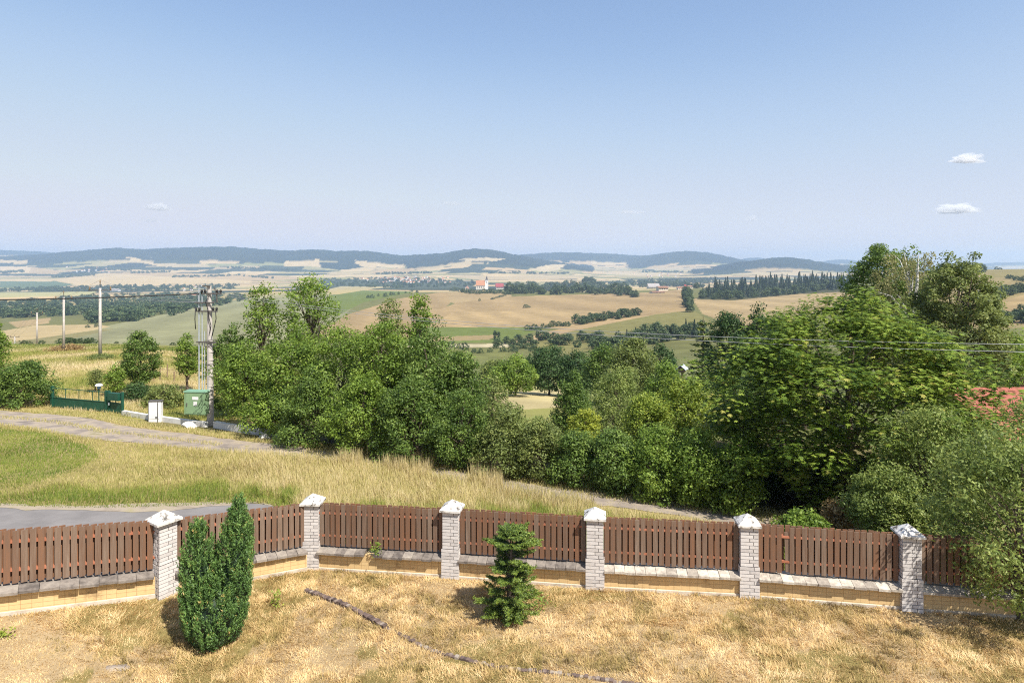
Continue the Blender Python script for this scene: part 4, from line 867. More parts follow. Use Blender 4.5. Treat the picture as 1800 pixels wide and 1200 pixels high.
# ------------------------------------------------------------------ brick fence
def fence():
    e = empty('picket_fence', (PW[3][0], PW[3][1], PW[3][2]), 'long brown board fence with white brick pillars and stone coped yellow plinth', 'fence')
    def ang_at(i):
        a = math.atan2(PW[min(i + 1, 8)][1] - PW[max(i - 1, 0)][1], PW[min(i + 1, 8)][0] - PW[max(i - 1, 0)][0]); return a
    PANG = [ang_at(i) for i in range(9)]; PANG[1] = .98; PANG[2] = -.02; PANG[3] = math.atan2(FY[4] - FY[2], FX[4] - FX[2])
    plabs = {1: 'pillar with the widest cap, turned corner-on, left of the twin-topped thuja', 6: 'pillar half shaded by the overhanging bush', 2: 'pillar at the corner where the fence turns'}
    for i in range(1, 9):
        x, y, z = PW[i]; a = PANG[i]; ca, sa = math.cos(a), math.sin(a); mb = MB()
        R = lambda px, py: (x + px * ca - py * sa, y + px * sa + py * ca)
        for (w_, z0, z1) in ((.385, -.35, .64), (.345, .64, 1.42)):
            c = R(0, 0); mb.box((c[0], c[1], z + (z0 + z1) / 2), (w_ - .020, w_ - .020, z1 - z0 - .004), a, 1)
            n = int(round((z1 - max(z0, -.02)) / .072)); rh = (z1 - z0) / round((z1 - z0) / .072); k = 0; zz = z1
            while zz > z0 + .02 and k < 22:
                hh = rh - .012; zc = z + zz - rh / 2; lw = w_ / 2
                for s, (dx, dy) in enumerate(((0, -1), (1, 0), (0, 1), (-1, 0))):
                    # two bricks on each face, bonded: the joint shifts from course to course
                    j = (.5 if k % 2 else .25 if s % 2 else .72) * w_
                    for b0, b1 in ((0, j - .006), (j + .006, w_)):
                        if b1 - b0 < .03: continue
                        m_ = (b0 + b1) / 2 - lw;  t_ = random.uniform(0, 1)
                        cx, cy = (m_, dy * (lw - .012)) if dx == 0 else (dx * (lw - .012), m_)
                        q = R(cx, cy); ln = b1 - b0 - (.026 if dx != 0 else 0)
                        mb.box((q[0], q[1], zc), (ln, .024, hh) if dx == 0 else (.024, ln, hh), a, 0, t_)
                zz -= rh; k += 1
        p = mb.build('pillar', [M['brick'], M['mortar']], e)
        if i in plabs: p['label'] = plabs[i]
        mb = MB(); cw = .50 if i == 1 else .455; c = R(0, 0); zt_ = z + 1.42
        hw = cw / 2; vs = []
        for (q, zz) in ((.19, 0), (hw, .02), (hw, .062)):
            vs += [(*R(-q, -q), zt_ + zz), (*R(q, -q), zt_ + zz), (*R(q, q), zt_ + zz), (*R(-q, q), zt_ + zz)]
        vs.append((c[0], c[1], zt_ + .235)); fs = [(3, 2, 1, 0)]
        for l in range(2):
            for k in range(4): fs.append((l * 4 + k, l * 4 + (k + 1) % 4, l * 4 + 4 + (k + 1) % 4, l * 4 + 4 + k))
        for k in range(4): fs.append((8 + k, 8 + (k + 1) % 4, 12))
        mb.add(vs, fs); mb.build('cap', M['cap'], p)
    for i in range(8):
        A, B = Vector(PW[i]), Vector(PW[i + 1]); d = (B - A); L2 = math.hypot(d.x, d.y); a = math.atan2(d.y, d.x); ux, uy = d.x / L2, d.y / L2; nx, ny = uy, -ux  # towards the yard
        s0, s1 = .18, L2 - .18; G = lambda s, off, z: (A.x + ux * s + nx * off, A.y + uy * s + ny * off, A.z + d.z * s / L2 + z)
        # plinth with block courses (UV for the block joints)
        mb = MB(); th = .11; q0, q1 = s0 - .02, s1 + .02
        mb.add([G(q0, th, -.5), G(q1, th, -.5), G(q1, -th, -.5), G(q0, -th, -.5), G(q0, th, .385), G(q1, th, .385), G(q1, -th, .385), G(q0, -th, .385)], [(0, 1, 5, 4), (2, 3, 7, 6), (4, 5, 6, 7), (1, 2, 6, 5), (3, 0, 4, 7)])
        pl = mb.build('plinth_wall', M['plaster'], e); uv = pl.data.uv_layers.new(name='wall')
        for lp in pl.data.loops:
            k = lp.vertex_index; uv.data[lp.index].uv = ((q0 if k % 4 in (0, 3) else q1) + i * 3, -.5 if k < 4 else .385)
        mb = MB(); fo_ = .135
        mb.add([G(q0, fo_, -.5), G(q1, fo_, -.5), G(q1, th, -.5), G(q0, th, -.5), G(q0, fo_, .045), G(q1, fo_, .055), G(q1, th, .06), G(q0, th, .05)], [(0, 1, 5, 4), (4, 5, 6, 7), (1, 2, 6, 5), (3, 0, 4, 7), (3, 2, 1, 0)]); mb.build('footing', M['footing'], pl)
        # coping slabs, sloping to the yard
        mb = MB(); n = max(3, int(round((s1 - s0) / (.215 if i else .30)))); sl = (s1 - s0) / n; rough = i in (0, 1)
        for k in range(n):
            if i == 2 and k == 5: continue
            a0 = s0 + k * sl + .002 + random.uniform(0, .003); a1 = s0 + (k + 1) * sl - .002 - random.uniform(0, .003); fo = .225 + random.uniform(-.012, .012) * (2 if i < 3 else 1); bo = -.16; zf = .395 + random.uniform(-.006, .006); zb_ = .475 + random.uniform(-.008, .008)
            if rough: fo += random.uniform(-.02, .015)
            mb.add([G(a0, fo, zf - .015), G(a1, fo, zf - .015), G(a1, .0, .386), G(a0, .0, .386), G(a0, bo, .386), G(a1, bo, .386), G(a0, fo, zf + .03), G(a1, fo, zf + .03), G(a1, .04, zb_), G(a0, .04, zb_), G(a1, bo, zb_), G(a0, bo, zb_)],
                   [(3, 2, 1, 0), (4, 5, 2, 3), (0, 1, 7, 6), (6, 7, 8, 9), (9, 8, 10, 11), (11, 10, 5, 4), (1, 2, 8, 7), (2, 5, 10, 8), (0, 6, 9, 3), (3, 9, 11, 4)], 0, random.uniform(0, .55) if i < 4 else random.uniform(.6, 1))
        mb.build('coping', M['coping'], pl)
        # shadowbox boards on two red rails
        mb = MB(); pitch = .121; nb = int((s1 - s0) / pitch); pitch = (s1 - s0) / nb
        for side in (0, 1):
            for k in range(nb + (0 if side == 0 else 1)):
                s = s0 + (k + .5 if side == 0 else k) * pitch; wd = (.095 if side == 0 else .10) + random.uniform(-.006, .006)
                if side == 1 and (k == 0 or k == nb): wd *= .5; s += .03 if k == 0 else -.03
                if i == 5 and side == 0 and k == 4: continue
                off = (.045 if side == 0 else -.045) + random.uniform(-.003, .003); top = 1.44 + random.uniform(-.009, .009); bot = .515 + random.uniform(-.006, .01)
                c = G(s, off, (top + bot) / 2); mb.box(c, (wd, .020, top - bot), a + random.uniform(-.02, .02), 0, random.uniform(.18, .82) if side == 0 else random.uniform(0, .25), tilt=random.uniform(-.006, .006))
        if i == 5: mb.box(G(s0 + 4.5 * pitch + .045, .03, .93), (.085, .02, .80), a, 0, .7, tilt=-.03)
        bp = mb.build('board_panel', M['board'], e)
        for zz in (.74, 1.24):
            mb = MB(); p0 = G(s0 - .03, 0, zz); p1 = G(s1 + .03, 0, zz); c = ((p0[0] + p1[0]) / 2, (p0[1] + p1[1]) / 2, (p0[2] + p1[2]) / 2)
            vs = []
            for s in (s0 - .03, s1 + .03):
                vs += [G(s, .052, zz - .022), G(s, .052, zz + .022), G(s, -.032, zz + .022), G(s, -.032, zz - .022)]
            mb.add(vs, [(0, 1, 2, 3), (7, 6, 5, 4), (0, 4, 5, 1), (1, 5, 6, 2), (2, 6, 7, 3), (3, 7, 4, 0)])
            mb.build('rail', M['rail'], bp)
fence()

# ------------------------------------------------------------------ utility poles, wires, cabinets, gate
def pole_main():
    b = ground_at(370, 748); s = b.y / F; e = empty('utility_pole', b, 'near concrete utility pole with grey conduits and many crossarms beside the hedge', 'utility pole')
    X = lambda u: (u - 370) * s; Z = lambda y: (748 - y) * s
    P = lambda u, y, dy=0: (b.x + X(u), b.y + dy, b.z + Z(y))
    mb = MB(); mb.tube([P(370, 752), P(369, 620), P(368, 502)], [.175, .145, .105], 10)
    for y in (742, 725, 700, 678, 660, 645, 632, 618): mb.tube([P(370, y + 1), P(370, y - .5)], [.185 - (748 - y) * .00026] * 2, 10)
    mb.build('pole', M['concrete'], e, smooth=False)
    for y in (603, 608, 598, 640): 
        mb = MB(); mb.tube([P(362, y, -.17), P(384, y - 1, -.17)], .018, 5); mb.build('step_bolt', M['steel'], e)
    for u, w_, y0 in ((351, .032, 507), (356.5, .028, 512), (361, .024, 582)):
        mb = MB(); pts = [P(u, 690, -.06), P(u - .4, y0, -.06)]
        if y0 < 520: pts.append(P(u + 4, y0 - 4, -.06)) 
        mb.tube(pts, w_, 8); mb.build('conduit', M['metal'], e)
    for y, u0, u1 in ((532, 344, 379), (547, 345, 385), (601, 347, 382), (516, 355, 392), (503, 358, 372)):
        mb = MB(); mb.box(((P(u0, y)[0] + P(u1, y)[0]) / 2, b.y - .14, b.z + Z(y)), ((u1 - u0) * s, .07, .07), -.08); ca = mb.build('crossarm', M['steel'], e)
        if y in (547, 516):
            for u in (u0 + 2, u0 + 8, u1 - 8, u1 - 2):
                mb = MB(); mb.tube([P(u, y - 1, -.14), P(u, y - 3, -.14), P(u, y - 6, -.14), P(u, y - 7, -.14)], [.03, .065, .06, .02], 8); mb.build('insulator', M['black'], ca, smooth=True)
    for pts in ([(382, 545), (383, 560), (379, 578), (376, 590)], [(371, 560), (374, 572), (372, 585)], [(347, 540), (346, 560), (347, 578)], [(371, 520), (365, 530), (369, 545), (371, 562)]):
        mb = MB(); mb.tube([P(u, y, -.2) for u, y in pts], .022, 6); mb.build('jumper_cable', M['black'], e, smooth=True)
    mb = MB(); mb.tube([P(384, 532, -.15), P(383, 515, -.15), P(379, 505, -.15)], .035, 6); mb.build('lamp_bracket', M['steel'], e)
    return P
PP = pole_main()
def far_pole(u, yt, yb, Y, label, arm):
    b = at(u, Y); s = Y / F; H = EYE - (yt - HZ) * s - b.z; e = empty('utility_pole', b, label, 'utility pole', None)
    mb = MB(); mb.tube([(b.x, b.y, b.z - .2), (b.x, b.y, b.z + H * .93)], [.17, .11], 9); mb.build('pole', M['concrete'], e, smooth=True)
    z = b.z + H * .90; ends = []
    mb = MB(); mb.box((b.x, b.y, z), (2.2, .09, .09), .12); mb.tube([(b.x, b.y, b.z + H * .9), (b.x, b.y, b.z + H)], .035, 6); ca = mb.build('crossarm', M['steel'], e)
    for dx in (-1.05, 1.05):
        mb = MB(); mb.tube([(b.x + dx, b.y, z), (b.x + dx, b.y, z + .12), (b.x + dx, b.y, z + .34), (b.x + dx, b.y, z + .4)], [.03, .07, .07, .02], 7); mb.build('insulator', M['timber'], ca, smooth=True); ends.append(Vector((b.x + dx, b.y, z + .4)))
    mb = MB(); mb.tube([(b.x, b.y, b.z + H - .02), (b.x, b.y, b.z + H + .12), (b.x, b.y, b.z + H + .3)], [.03, .07, .02], 7); mb.build('insulator', M['timber'], ca, smooth=True); ends.append(Vector((b.x, b.y, b.z + H + .3)))
    return ends
E2 = far_pole(176, 497, 628, 63, 'tallest far utility pole, standing right of two smaller ones in the yellow meadow', 1)
E3 = far_pole(112, 515, 613, 83, 'second far utility pole, between the tallest and the small slim one', 1)
E4 = far_pole(65, 545, 617, 116, 'small slim far utility pole, third in the meadow line', 1)
E5 = far_pole(26, 590, 612, 158, 'stub of a far utility pole just peeping over the meadow crest', 1)
def wire(label, p0, p1, sag, r, mat, name='power_line', cat='wire', group=None):
    p0 = Vector(p0); p1 = Vector(p1); mb = MB(); n = 28
    mb.tube([p0.lerp(p1, k / n) - Vector((0, 0, 4 * sag * (k / n) * (1 - k / n))) for k in range(n + 1)], r, 6)
    o = mb.build(name, M[mat], None, smooth=True, base=p0); return tag(o, label, cat, group)
def pix(u, y, Y): return Vector(((u - 900) / F * Y, Y, EYE - (y - HZ) * Y / F))
wire('thick black cable running left from the near concrete pole to the photo edge', PP(352, 516, -.1), pix(-60, 527.5, 27), .06, .032, 'black')
q = pix(1860, 607, 16.5)
wire('upper of the two pale wires crossing in front of the chestnut', PP(384, 514, -.1), pix(1870, 606, 16.5), .58, .009, 'wire')
wire('lower of the two pale wires crossing in front of the chestnut', PP(380, 517, -.1), pix(1870, 620, 16.5), .55, .009, 'wire')
for k in range(3):
    for (a, b, nm) in ((E2, E3, 'first'), (E3, E4, 'second'), (E4, E5, 'third')):
        wire('thin wire strung over the %s span between the far meadow poles' % nm, a[k], b[k], .35, .012, 'wire', group='wires of the %s far span' % nm)
    wire('thin wire from the near concrete pole to the tallest far pole', PP(346 + 18 * k, 531, -.1), E2[k], .4, .010, 'wire', group='wires from the near pole to the far line')

def cabinet():
    c = ground_at(345, 752); s = (PP(370, 748)[1]) / F; Y = PP(370, 748)[1] - .25; x0 = (327 - 900) / F * Y; x1 = (366 - 900) / F * Y; z0 = EYE - (727 - HZ) * Y / F; z1 = EYE - (688 - HZ) * Y / F
    e = empty('electrical_cabinet', ((x0 + x1) / 2, Y, z0), 'green electrical cabinet with pasted white notices mounted on the near concrete pole', 'cabinet'); w_ = x1 - x0; xc = (x0 + x1) / 2; A = -.12
    mb = MB(); mb.box((xc, Y, (z0 + z1) / 2), (w_, .42, z1 - z0), A); mb.build('body', M['cabinet'], e)
    mb = MB(); mb.box((xc, Y, z1 + .035), (w_ * 1.08, .5, .07), A, taper=.94); mb.build('lid', M['cabroof'], e)
    mb = MB(); mb.box((xc, Y - .222, (z0 + z1) / 2), (w_ * .92, .016, (z1 - z0) * .92), A); d = mb.build('door', M['cabinet'], e)
    mb = MB(); mb.box((xc - w_ * .38, Y - .20, (z0 + z1) / 2 - .05), (.035, .03, .16), A); mb.build('handle', M['steel'], d)
    for dx, zz, ww, hh in ((.02, .74, .34, .16), (.02, .50, .20, .22)):
        mb = MB(); mb.box((xc + dx, Y - .238, z0 + (z1 - z0) * zz), (ww, .006, hh), A); mb.build('notice', M['whitepaint'], d)
    mb = MB(); mb.box((xc + w_ * .3, Y + .25, z0 + .3), (.08, .12, .5), A); mb.build('bracket', M['steel'], e)
cabinet()
def meter():
    b = ground_at(274, 741); e = empty('meter_cabinet', b, 'white upright meter cabinet with black frame in the low white wall', 'cabinet'); s = b.y / F; A = .14; H = 36 * s; W = 20 * s
    mb = MB(); mb.box((b.x, b.y, b.z + H / 2 - .05), (W, .28, H + .1), A); mb.build('body', M['whitepaint'], e)
    mb = MB(); mb.box((b.x - .02, b.y - .15, b.z + H * .55), (W * .8, .02, H * .78), A); d = mb.build('door', M['whitepaint'], e)
    for dx in (-.16, .12):
        mb = MB(); mb.box((b.x + dx * W * 1.6, b.y - .165, b.z + H * .25), (.11, .02, .045), A); mb.build('vent', M['black'], d)
    mb = MB(); mb.box((b.x - W * .28, b.y - .165, b.z + H * .87), (.09, .02, .05), A); mb.build('lock', M['black'], d)
    mb = MB(); mb.box((b.x - W * .53, b.y, b.z + H / 2), (.045, .30, H * 1.0), A); mb.box((b.x + W * .30, b.y - .158, b.z + H / 2), (.03, .015, H * .98), A); mb.box((b.x, b.y, b.z + H + .02), (W * 1.1, .32, .05), A); mb.build('frame', M['steel'], e)
meter()
def gate():
    A = ground_at(92, 716); B = ground_at(187, 725); C_ = ground_at(215, 728); s = B.y / F; d = (C_ - A); a = math.atan2(d.y, d.x)
    def bay(name, label, p, q, full):
        e = empty(name, p, label, 'gate'); L = (q - p).length; dr = (q - p) / L; G = lambda t, z: (p.x + dr.x * L * t, p.y + dr.y * L * t, p.z + dr.z * L * t + z); an = math.atan2(dr.y, dr.x)
        H = 37 * s
        for t in ((0, 1)):
            mb = MB(); c = G(t, H / 2); mb.box((c[0], c[1], c[2]), (.14 if full else .10, .14, H + .1), an); mb.build('post', M['gatepaint'], e)
        mb = MB(); lo = .06; hi = 18 * s
        mb.add([G(.01, lo), G(.99, lo), G(.99, hi), G(.01, hi)] + [(x, y + .03, z) for x, y, z in (G(.01, lo), G(.99, lo), G(.99, hi), G(.01, hi))], [(0, 1, 2, 3), (7, 6, 5, 4), (0, 3, 7, 4), (1, 5, 6, 2), (3, 2, 6, 7), (0, 4, 5, 1)]); mb.build('sheet_panel', M['gatepaint'], e)
        mb = MB(); mb.tube([G(0, H - .05), G(1, H - .05)], .022, 6); mb.tube([G(0, hi + .02), G(1, hi + .02)], .026, 6); mb.build('rail', M['gatepaint'], e)
        n = 3 if full else 1
        for k in range(n):
            t = (k + 1) / (n + 1); mb = MB(); mb.tube([G(t, hi), G(t, H - .05)], .02, 6); mb.build('bar', M['gatepaint'], e)
        for k in range(14 if full else 5):
            t = (k + .5) / (14 if full else 5)
            mb = MB() if k == 0 else mb; mb.tube([G(t, hi), G(t, H - .05)], .004, 4)
        mb.build('wire_mesh', M['steel'], e)
        if not full:
            mb = MB(); c = G(.45, H - .24); mb.box((c[0], c[1] - .06, c[2]), (.78 * L, .22, .42), an); mb.build('letterbox', M['gatepaint'], e)
            mb = MB(); c = G(.3, H * .52); mb.box((c[0] - .2, c[1] - .06, c[2] - .1), (.04, .05, .14), an); mb.build('handle', M['metal'], e)
    bay('driveway_gate', 'wide green metal driveway gate with a solid sheet foot', A, B, True)
    bay('wicket_gate', 'narrow green wicket gate with a green letterbox', B + Vector((.16, -.02, 0)), C_, False)
    p = ground_at(137, 717) + Vector((.2, 1.6, 0)); p.z = float(zt(p.x, p.y)); H = 30 * s
    e = empty('garden_lamp', p, 'garden lamp with white dome and blue collar behind the green gate', 'lamp')
    mb = MB(); mb.tube([(p.x, p.y, p.z - .1), (p.x, p.y, p.z + H)], .035, 8); mb.build('post', M['gatepaint'], e)
    mb = MB(); mb.tube([(p.x, p.y, p.z + H - .02), (p.x, p.y, p.z + H + .14)], [.10, .13], 10); mb.build('collar', M['bluecap'], e)
    mb = MB(); mb.tube([(p.x, p.y, p.z + H + .13), (p.x, p.y, p.z + H + .2), (p.x, p.y, p.z + H + .27), (p.x, p.y, p.z + H + .3)], [.22, .22, .14, .02], 12); mb.build('dome', M['whitepaint'], e, smooth=True)
gate()
def low_wall(label, pts, h, wm):
    P = [ground_at(u, y) for u, y in pts]; e = None; mb = MB(); t = .10
    for a, b in zip(P[:-1], P[1:]):
        n = Vector((-(b - a).y, (b - a).x, 0)).normalized() * t; U = Vector((0, 0, h)); D = Vector((0, 0, -.3))
        mb.add([a - n + D, b - n + D, b + n + D, a + n + D, a - n + U, b - n + U, b + n + U, a + n + U], [(0, 1, 5, 4), (2, 3, 7, 6), (4, 5, 6, 7), (1, 2, 6, 5), (3, 0, 4, 7)])
    o = mb.build('low_wall', M[wm], None, base=P[0]); tag(o, label, 'wall')
low_wall('low white wall running from the green gate to the near concrete pole', [(217, 729.5), (262, 737.5), (310, 744), (363, 751)], .27, 'whitewall')
low_wall('low grey wall continuing under the hedge boughs right of the near pole', [(378, 752), (430, 761), (480, 768), (525, 777)], .34, 'whitewall')
def rock(name, label, p, r, mat, seed, flat=.6):
    import bmesh
    bm = bmesh.new(); bmesh.ops.create_icosphere(bm, subdivisions=3, radius=1); g = random.Random(seed); o_ = [Vector((g.uniform(-1, 1), g.uniform(-1, 1), g.uniform(-1, 1))).normalized() for _ in range(9)]; k_ = [g.uniform(.62, .95) for _ in range(9)]
    for v in bm.verts:
        q = v.co.copy()
        for d, k in zip(o_, k_):
            t = q.dot(d)
            if t > k: q -= d * (t - k)
        v.co = Vector((q.x * r[0], q.y * r[1], q.z * r[2]))
    me = bpy.data.meshes.new(name); bm.to_mesh(me); bm.free(); me.materials.append(M[mat]); o = link(name, me, None, p); return tag(o, label, 'rock')
rock('boulder', 'white boulder lying on the verge in front of the low white wall', ground_at(333, 752) + Vector((0, 0, .1)), (.42, .30, .24), 'whitewall', 4)
rock('boulder', 'grey rock at the foot of the hedge where the low wall ends', ground_at(508, 779) + Vector((0, 0, .1)), (.45, .3, .32), 'stone', 6)
rock('boulder', 'grey rock leaning on the low wall right of the pole', ground_at(468, 770) + Vector((0, -.3, .1)), (.3, .25, .25), 'stone', 8)
rock('flat_stone', 'pale flat stone half sunk in the track bend', ground_at(215, 768) + Vector((0, 0, -.02)), (.8, .55, .05), 'gravel', 9)
rock('flat_stone', 'pale flat stone at the bottom edge of the lawn', Vector((-6.45, 10.2, .16)), (.22, .12, .05), 'gravel', 12)
# corral posts in the yellow meadow
for k, (u, y, h) in enumerate(((270, 672, .9), (281, 668, .8), (294, 664, 1.15), (306, 670, .8), (330, 672, .9))):
    p = ground_at(u, y); mb = MB(); mb.tube([p - Vector((0, 0, .1)), p + Vector((.02, 0, h))], .05, 6)
    if k == 2: mb.tube([p + Vector((-.6, 0, h * .62)), p + Vector((.65, 0, h * .6))], .03, 5)
    o = mb.build('wooden_post', M['timber'], None, base=p); tag(o, 'weathered post of the old corral behind the saplings' if k != 2 else 'tallest corral post carrying a crossbar, behind the saplings', 'post', 'old corral posts')
# house with the red roof, shed
p = at(1790, 33.5); p.z = EYE - (686 - HZ) * 33.5 / F - 2.85; gable_house('garden_house', 'house with a red tiled roof half hidden behind the plum bushes', p, 7.2, 5.6, 1.35, 1.5, .05, 'cream', 'redroof', windows=3)
def bird_house():
    p = at(1199, 31); zr = EYE - (641.5 - HZ) * 31 / F; e = empty('bird_house', p, 'little bird house with a pale blue sheet roof on a post among the trees', 'bird house')
    mb = MB(); mb.tube([p - Vector((0, 0, .1)), (p.x, p.y, zr - .34)], .045, 8); mb.build('post', M['timber'], e)
    A = -.55; mb = MB(); mb.box((p.x, p.y, zr - .22), (.26, .34, .24), A); mb.build('box', M['timber'], e)
    ca, sa = math.cos(A), math.sin(A); R = lambda x, y, z: (p.x + x * ca - y * sa, p.y + x * sa + y * ca, z); mb = MB()
    for q in (-1, 1): mb.add([R(q * .24, -.27, zr - .20), R(q * .24, .27, zr - .20), R(0, .27, zr), R(0, -.27, zr), R(q * .24, -.27, zr - .18), R(q * .24, .27, zr - .18), R(0, .27, zr + .02), R(0, -.27, zr + .02)], [(0, 1, 2, 3), (7, 6, 5, 4), (0, 3, 7, 4), (1, 5, 6, 2), (0, 4, 5, 1)])
    mb.build('roof', M['glassblue'], e)
bird_house()

# ------------------------------------------------------------------ garden plants
def thuja():
    b = Vector(((373 - 900) / F * 11.15, 11.15, float(zt(-5.34, 11.15)))); g = np.random.default_rng(21)
    e = empty('thuja', b, 'dense twin-topped thuja in front of the fence at the left', 'shrub')
    Ps = []; Ds = []; Ts = []; s = 10.9 / F
    cols = [(-22 * s, -.05, 212 * s, 36 * s), (44 * s, .06, 250 * s, 32 * s), (8 * s, -.06, 128 * s, 54 * s)]
    core = MB()
    for cx, cy, H, R in cols:
        prof = lambda t: np.interp(t, [0, .08, .22, .42, .62, .82, .93, 1], [.42, .62, .86, 1, .93, .60, .30, .04])
        n = int(330 * H * R / .4); t = g.random(n) ** .9; th = g.random(n) * 6.28; rr = R * prof(t) * (1 + .10 * np.sin(th * 4 + t * 7)) * np.sqrt(g.uniform(.62, 1.05, n)); lx = (.02 + .16 * t) * (cx)
        C = np.stack([cx * (.62 + .42 * t) + rr * np.cos(th), cy + rr * np.sin(th), t * H], -1); out = np.stack([np.cos(th), np.sin(th), np.full(n, 2.6)], -1)
        per = 34; q = g.random((n, per)); L = .24
        P = C[:, None, :] + unit(out)[:, None, :] * (q[..., None] - .4) * L + g.normal(0, .022, (n, per, 3)) * (1.25 - q[..., None]); D = unit(out)[:, None, :] + g.normal(0, .30, (n, per, 3))
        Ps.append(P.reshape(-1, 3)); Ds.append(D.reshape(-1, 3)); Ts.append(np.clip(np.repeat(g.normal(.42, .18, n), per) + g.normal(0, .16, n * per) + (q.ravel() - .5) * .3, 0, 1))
        core.tube([(cx * (.62 + .42 * k), cy, max(k * H * .9, .02)) for k in (0, .1, .3, .5, .7, .95)], [R * .45, R * .62, R * .72, R * .7, R * .5, .02], 10)
    P = np.concatenate(Ps); D = np.concatenate(Ds); tn = np.concatenate(Ts); N = unit(g.normal(size=P.shape) + np.array((.3, -.5, .3))); L = .050 * g.uniform(.6, 1.4, len(P)); v, f = leaf_quads(P, N, D, L, L * .28, .05)
    k = P[:, 2] > .02; f = f[k]; tn = tn[k]
    link('foliage', mesh_np('foliage', v, f, M['thuja'], tn), e)
    me = bpy.data.meshes.new('stem'); me.from_pydata(core.v, [], core.f); me.materials.append(M['spruce']); link('stem', me, e)  # opaque dark green core added inside the foliage to fill it, no woody stem
thuja()
def fir():
    b = Vector(((893 - 900) / F * 11.9, 11.9, 0)); b.z = float(zt(b.x, b.y)); g = np.random.default_rng(33); H = 158 * 11.9 / F
    e = empty('young_fir', b, 'small ragged fir tree standing alone in the dry lawn', 'tree'); Ps = []; Ds = []; mb = MB(); mb.tube([(0, 0, -.05), (.02, 0, H * .5), (.10, 0, H * .95)], [.045, .03, .012], 7)
    tiers = [(.06, .46), (.12, .52), (.20, .50), (.28, .47), (.36, .42), (.45, .38), (.53, .30), (.61, .28), (.69, .42), (.76, .46), (.83, .40), (.90, .30), (.95, .20), (.985, .10)]
    for t, R in tiers:
        for j in range(11):
            if g.random() < .06: continue
            t = np.clip(t + g.normal(0, .012), .04, .985); a = g.random() * 6.28; l = R * g.uniform(.45, 1.15); d = np.array((math.cos(a), math.sin(a), .12 + .2 * t)); s = np.array((.10 * t, 0, t * H)); mb.tube([tuple(s), tuple(s + d * l * .9)], [.012, .004], 4, cap=False)
            # side twigs in a flat spray
            for w_ in range(11):
                q = .22 + .78 * w_ / 10; sd = 1 if w_ % 2 else -1; tw_ = unit(d + sd * .9 * np.array((-d[1], d[0], 0)) * (1.1 - q) + np.array((0, 0, .05))); tl = .20 * (1.15 - q * .6); s2 = s + d * l * q
                k = 36; r = g.random((k, 1)); Ps.append(s2 + tw_ * tl * r + g.normal(0, .012, (k, 3))); Ds.append(np.repeat(tw_[None], k, 0) * .7 + g.normal(0, .55, (k, 3)) + np.array((0, 0, .25)))
    P = np.concatenate(Ps); D = np.concatenate(Ds); N = unit(g.normal(size=P.shape) * .7 + np.array((0, -.2, .8))); L = .048 * g.uniform(.7, 1.3, len(P)); v, f = leaf_quads(P, N, D, L, L * .26, .05)
    link('foliage', mesh_np('foliage', v, f, M['fir'], np.clip(g.normal(.5, .22, len(P)) + (np.linalg.norm(P[:, :2], axis=1) - .25) * .5, 0, 1)), e)
    me = bpy.data.meshes.new('trunk'); me.from_pydata(mb.v, [], mb.f); me.materials.append(M['bark']); link('trunk', me, e)
fir()
def weed(label, p, h, r, n, mat, seed, leaf=.06):
    g = np.random.default_rng(seed); P = np.stack([g.normal(0, r * .5, n), g.normal(0, r * .5, n), h * g.random(n) ** .8], -1); D = unit(P * np.array((1, 1, .3)) + g.normal(0, .4, P.shape)); N = unit(g.normal(size=P.shape) * .5 + np.array((0, -.3, .9))); L = leaf * g.uniform(.6, 1.3, n); v, f = leaf_quads(P, N, D, L, L * .5)
    e = empty('weed', p, label, 'plant'); link('leaf', mesh_np('leaf', v, f, M[mat], np.clip(g.normal(.6, .2, n), 0, 1)), e)['kind'] = 'stuff'
    mb = MB()
    for k in range(4): mb.tube([(0, 0, -.02), tuple(P[k] * .5), tuple(P[k])], .004, 4)
    me = bpy.data.meshes.new('stem'); me.from_pydata(mb.v, [], mb.f); me.materials.append(M['lime']); link('stem', me, e)
def lawn_at(u, y):
    Y = 11.5
    for _ in range(12): Y = F * (EYE - float(yard_z((u - 900) / F * Y))) / (y - HZ)
    X = (u - 900) / F * Y; return Vector((X, Y, float(yard_z(X))))
weed('fresh green weed standing in the dry lawn right of the thuja', lawn_at(487, 1066), .34, .13, 60, 'lime', 1)
weed('leafy weed growing from the broken coping between the second and third pillars', Vector((PW[2][0] + 1.53, PW[2][1] - .42, .36)), .32, .11, 70, 'green', 2)
weed('low bushy weed right of the small fir', lawn_at(945, 1078), .36, .2, 110, 'fir', 3)
weed('dark little weed beside the last sunny plinth', lawn_at(1492, 1052), .14, .1, 40, 'green', 4)
weed('pale green weed in the lawn at the left edge', lawn_at(8, 1118), .12, .16, 60, 'lime', 5)
weed('small weed at the foot of the plinth left of the half shaded pillar', lawn_at(1445, 1046), .1, .12, 40, 'olive', 6)

def edging():
    pts = [lawn_at(u, y) for u, y in ((540, 1040), (600, 1062), (680, 1104), (760, 1145), (870, 1172), (1000, 1186), (1120, 1204), (1180, 1212))]; P = []
    for a, b in zip(pts[:-1], pts[1:]):
        n = max(2, int((b - a).length / .068)); P += [a.lerp(b, k / n) for k in range(n)]
    mb = MB()
    for k in range(len(P) - 1):
        d = P[k + 1] - P[k]; a = math.atan2(d.y, d.x) + random.uniform(-.12, .12); first = k < 34
        top = (random.uniform(.045, .07) if first else random.uniform(.008, .04)); tl = random.uniform(-.15, .15)
        mb.box((P[k].x, P[k].y, P[k].z + top - .06), (.064, (.10 if first else .075) * random.uniform(.8, 1.15), .12), a, 0, random.uniform(0, .75) if first else random.uniform(.1, .8), tilt=tl)
    o = mb.build('garden_edging', M['edging'], None, base=P[0]); tag(o, 'line of tilted old edging bricks sunk in the dry lawn', 'edging')
    return P
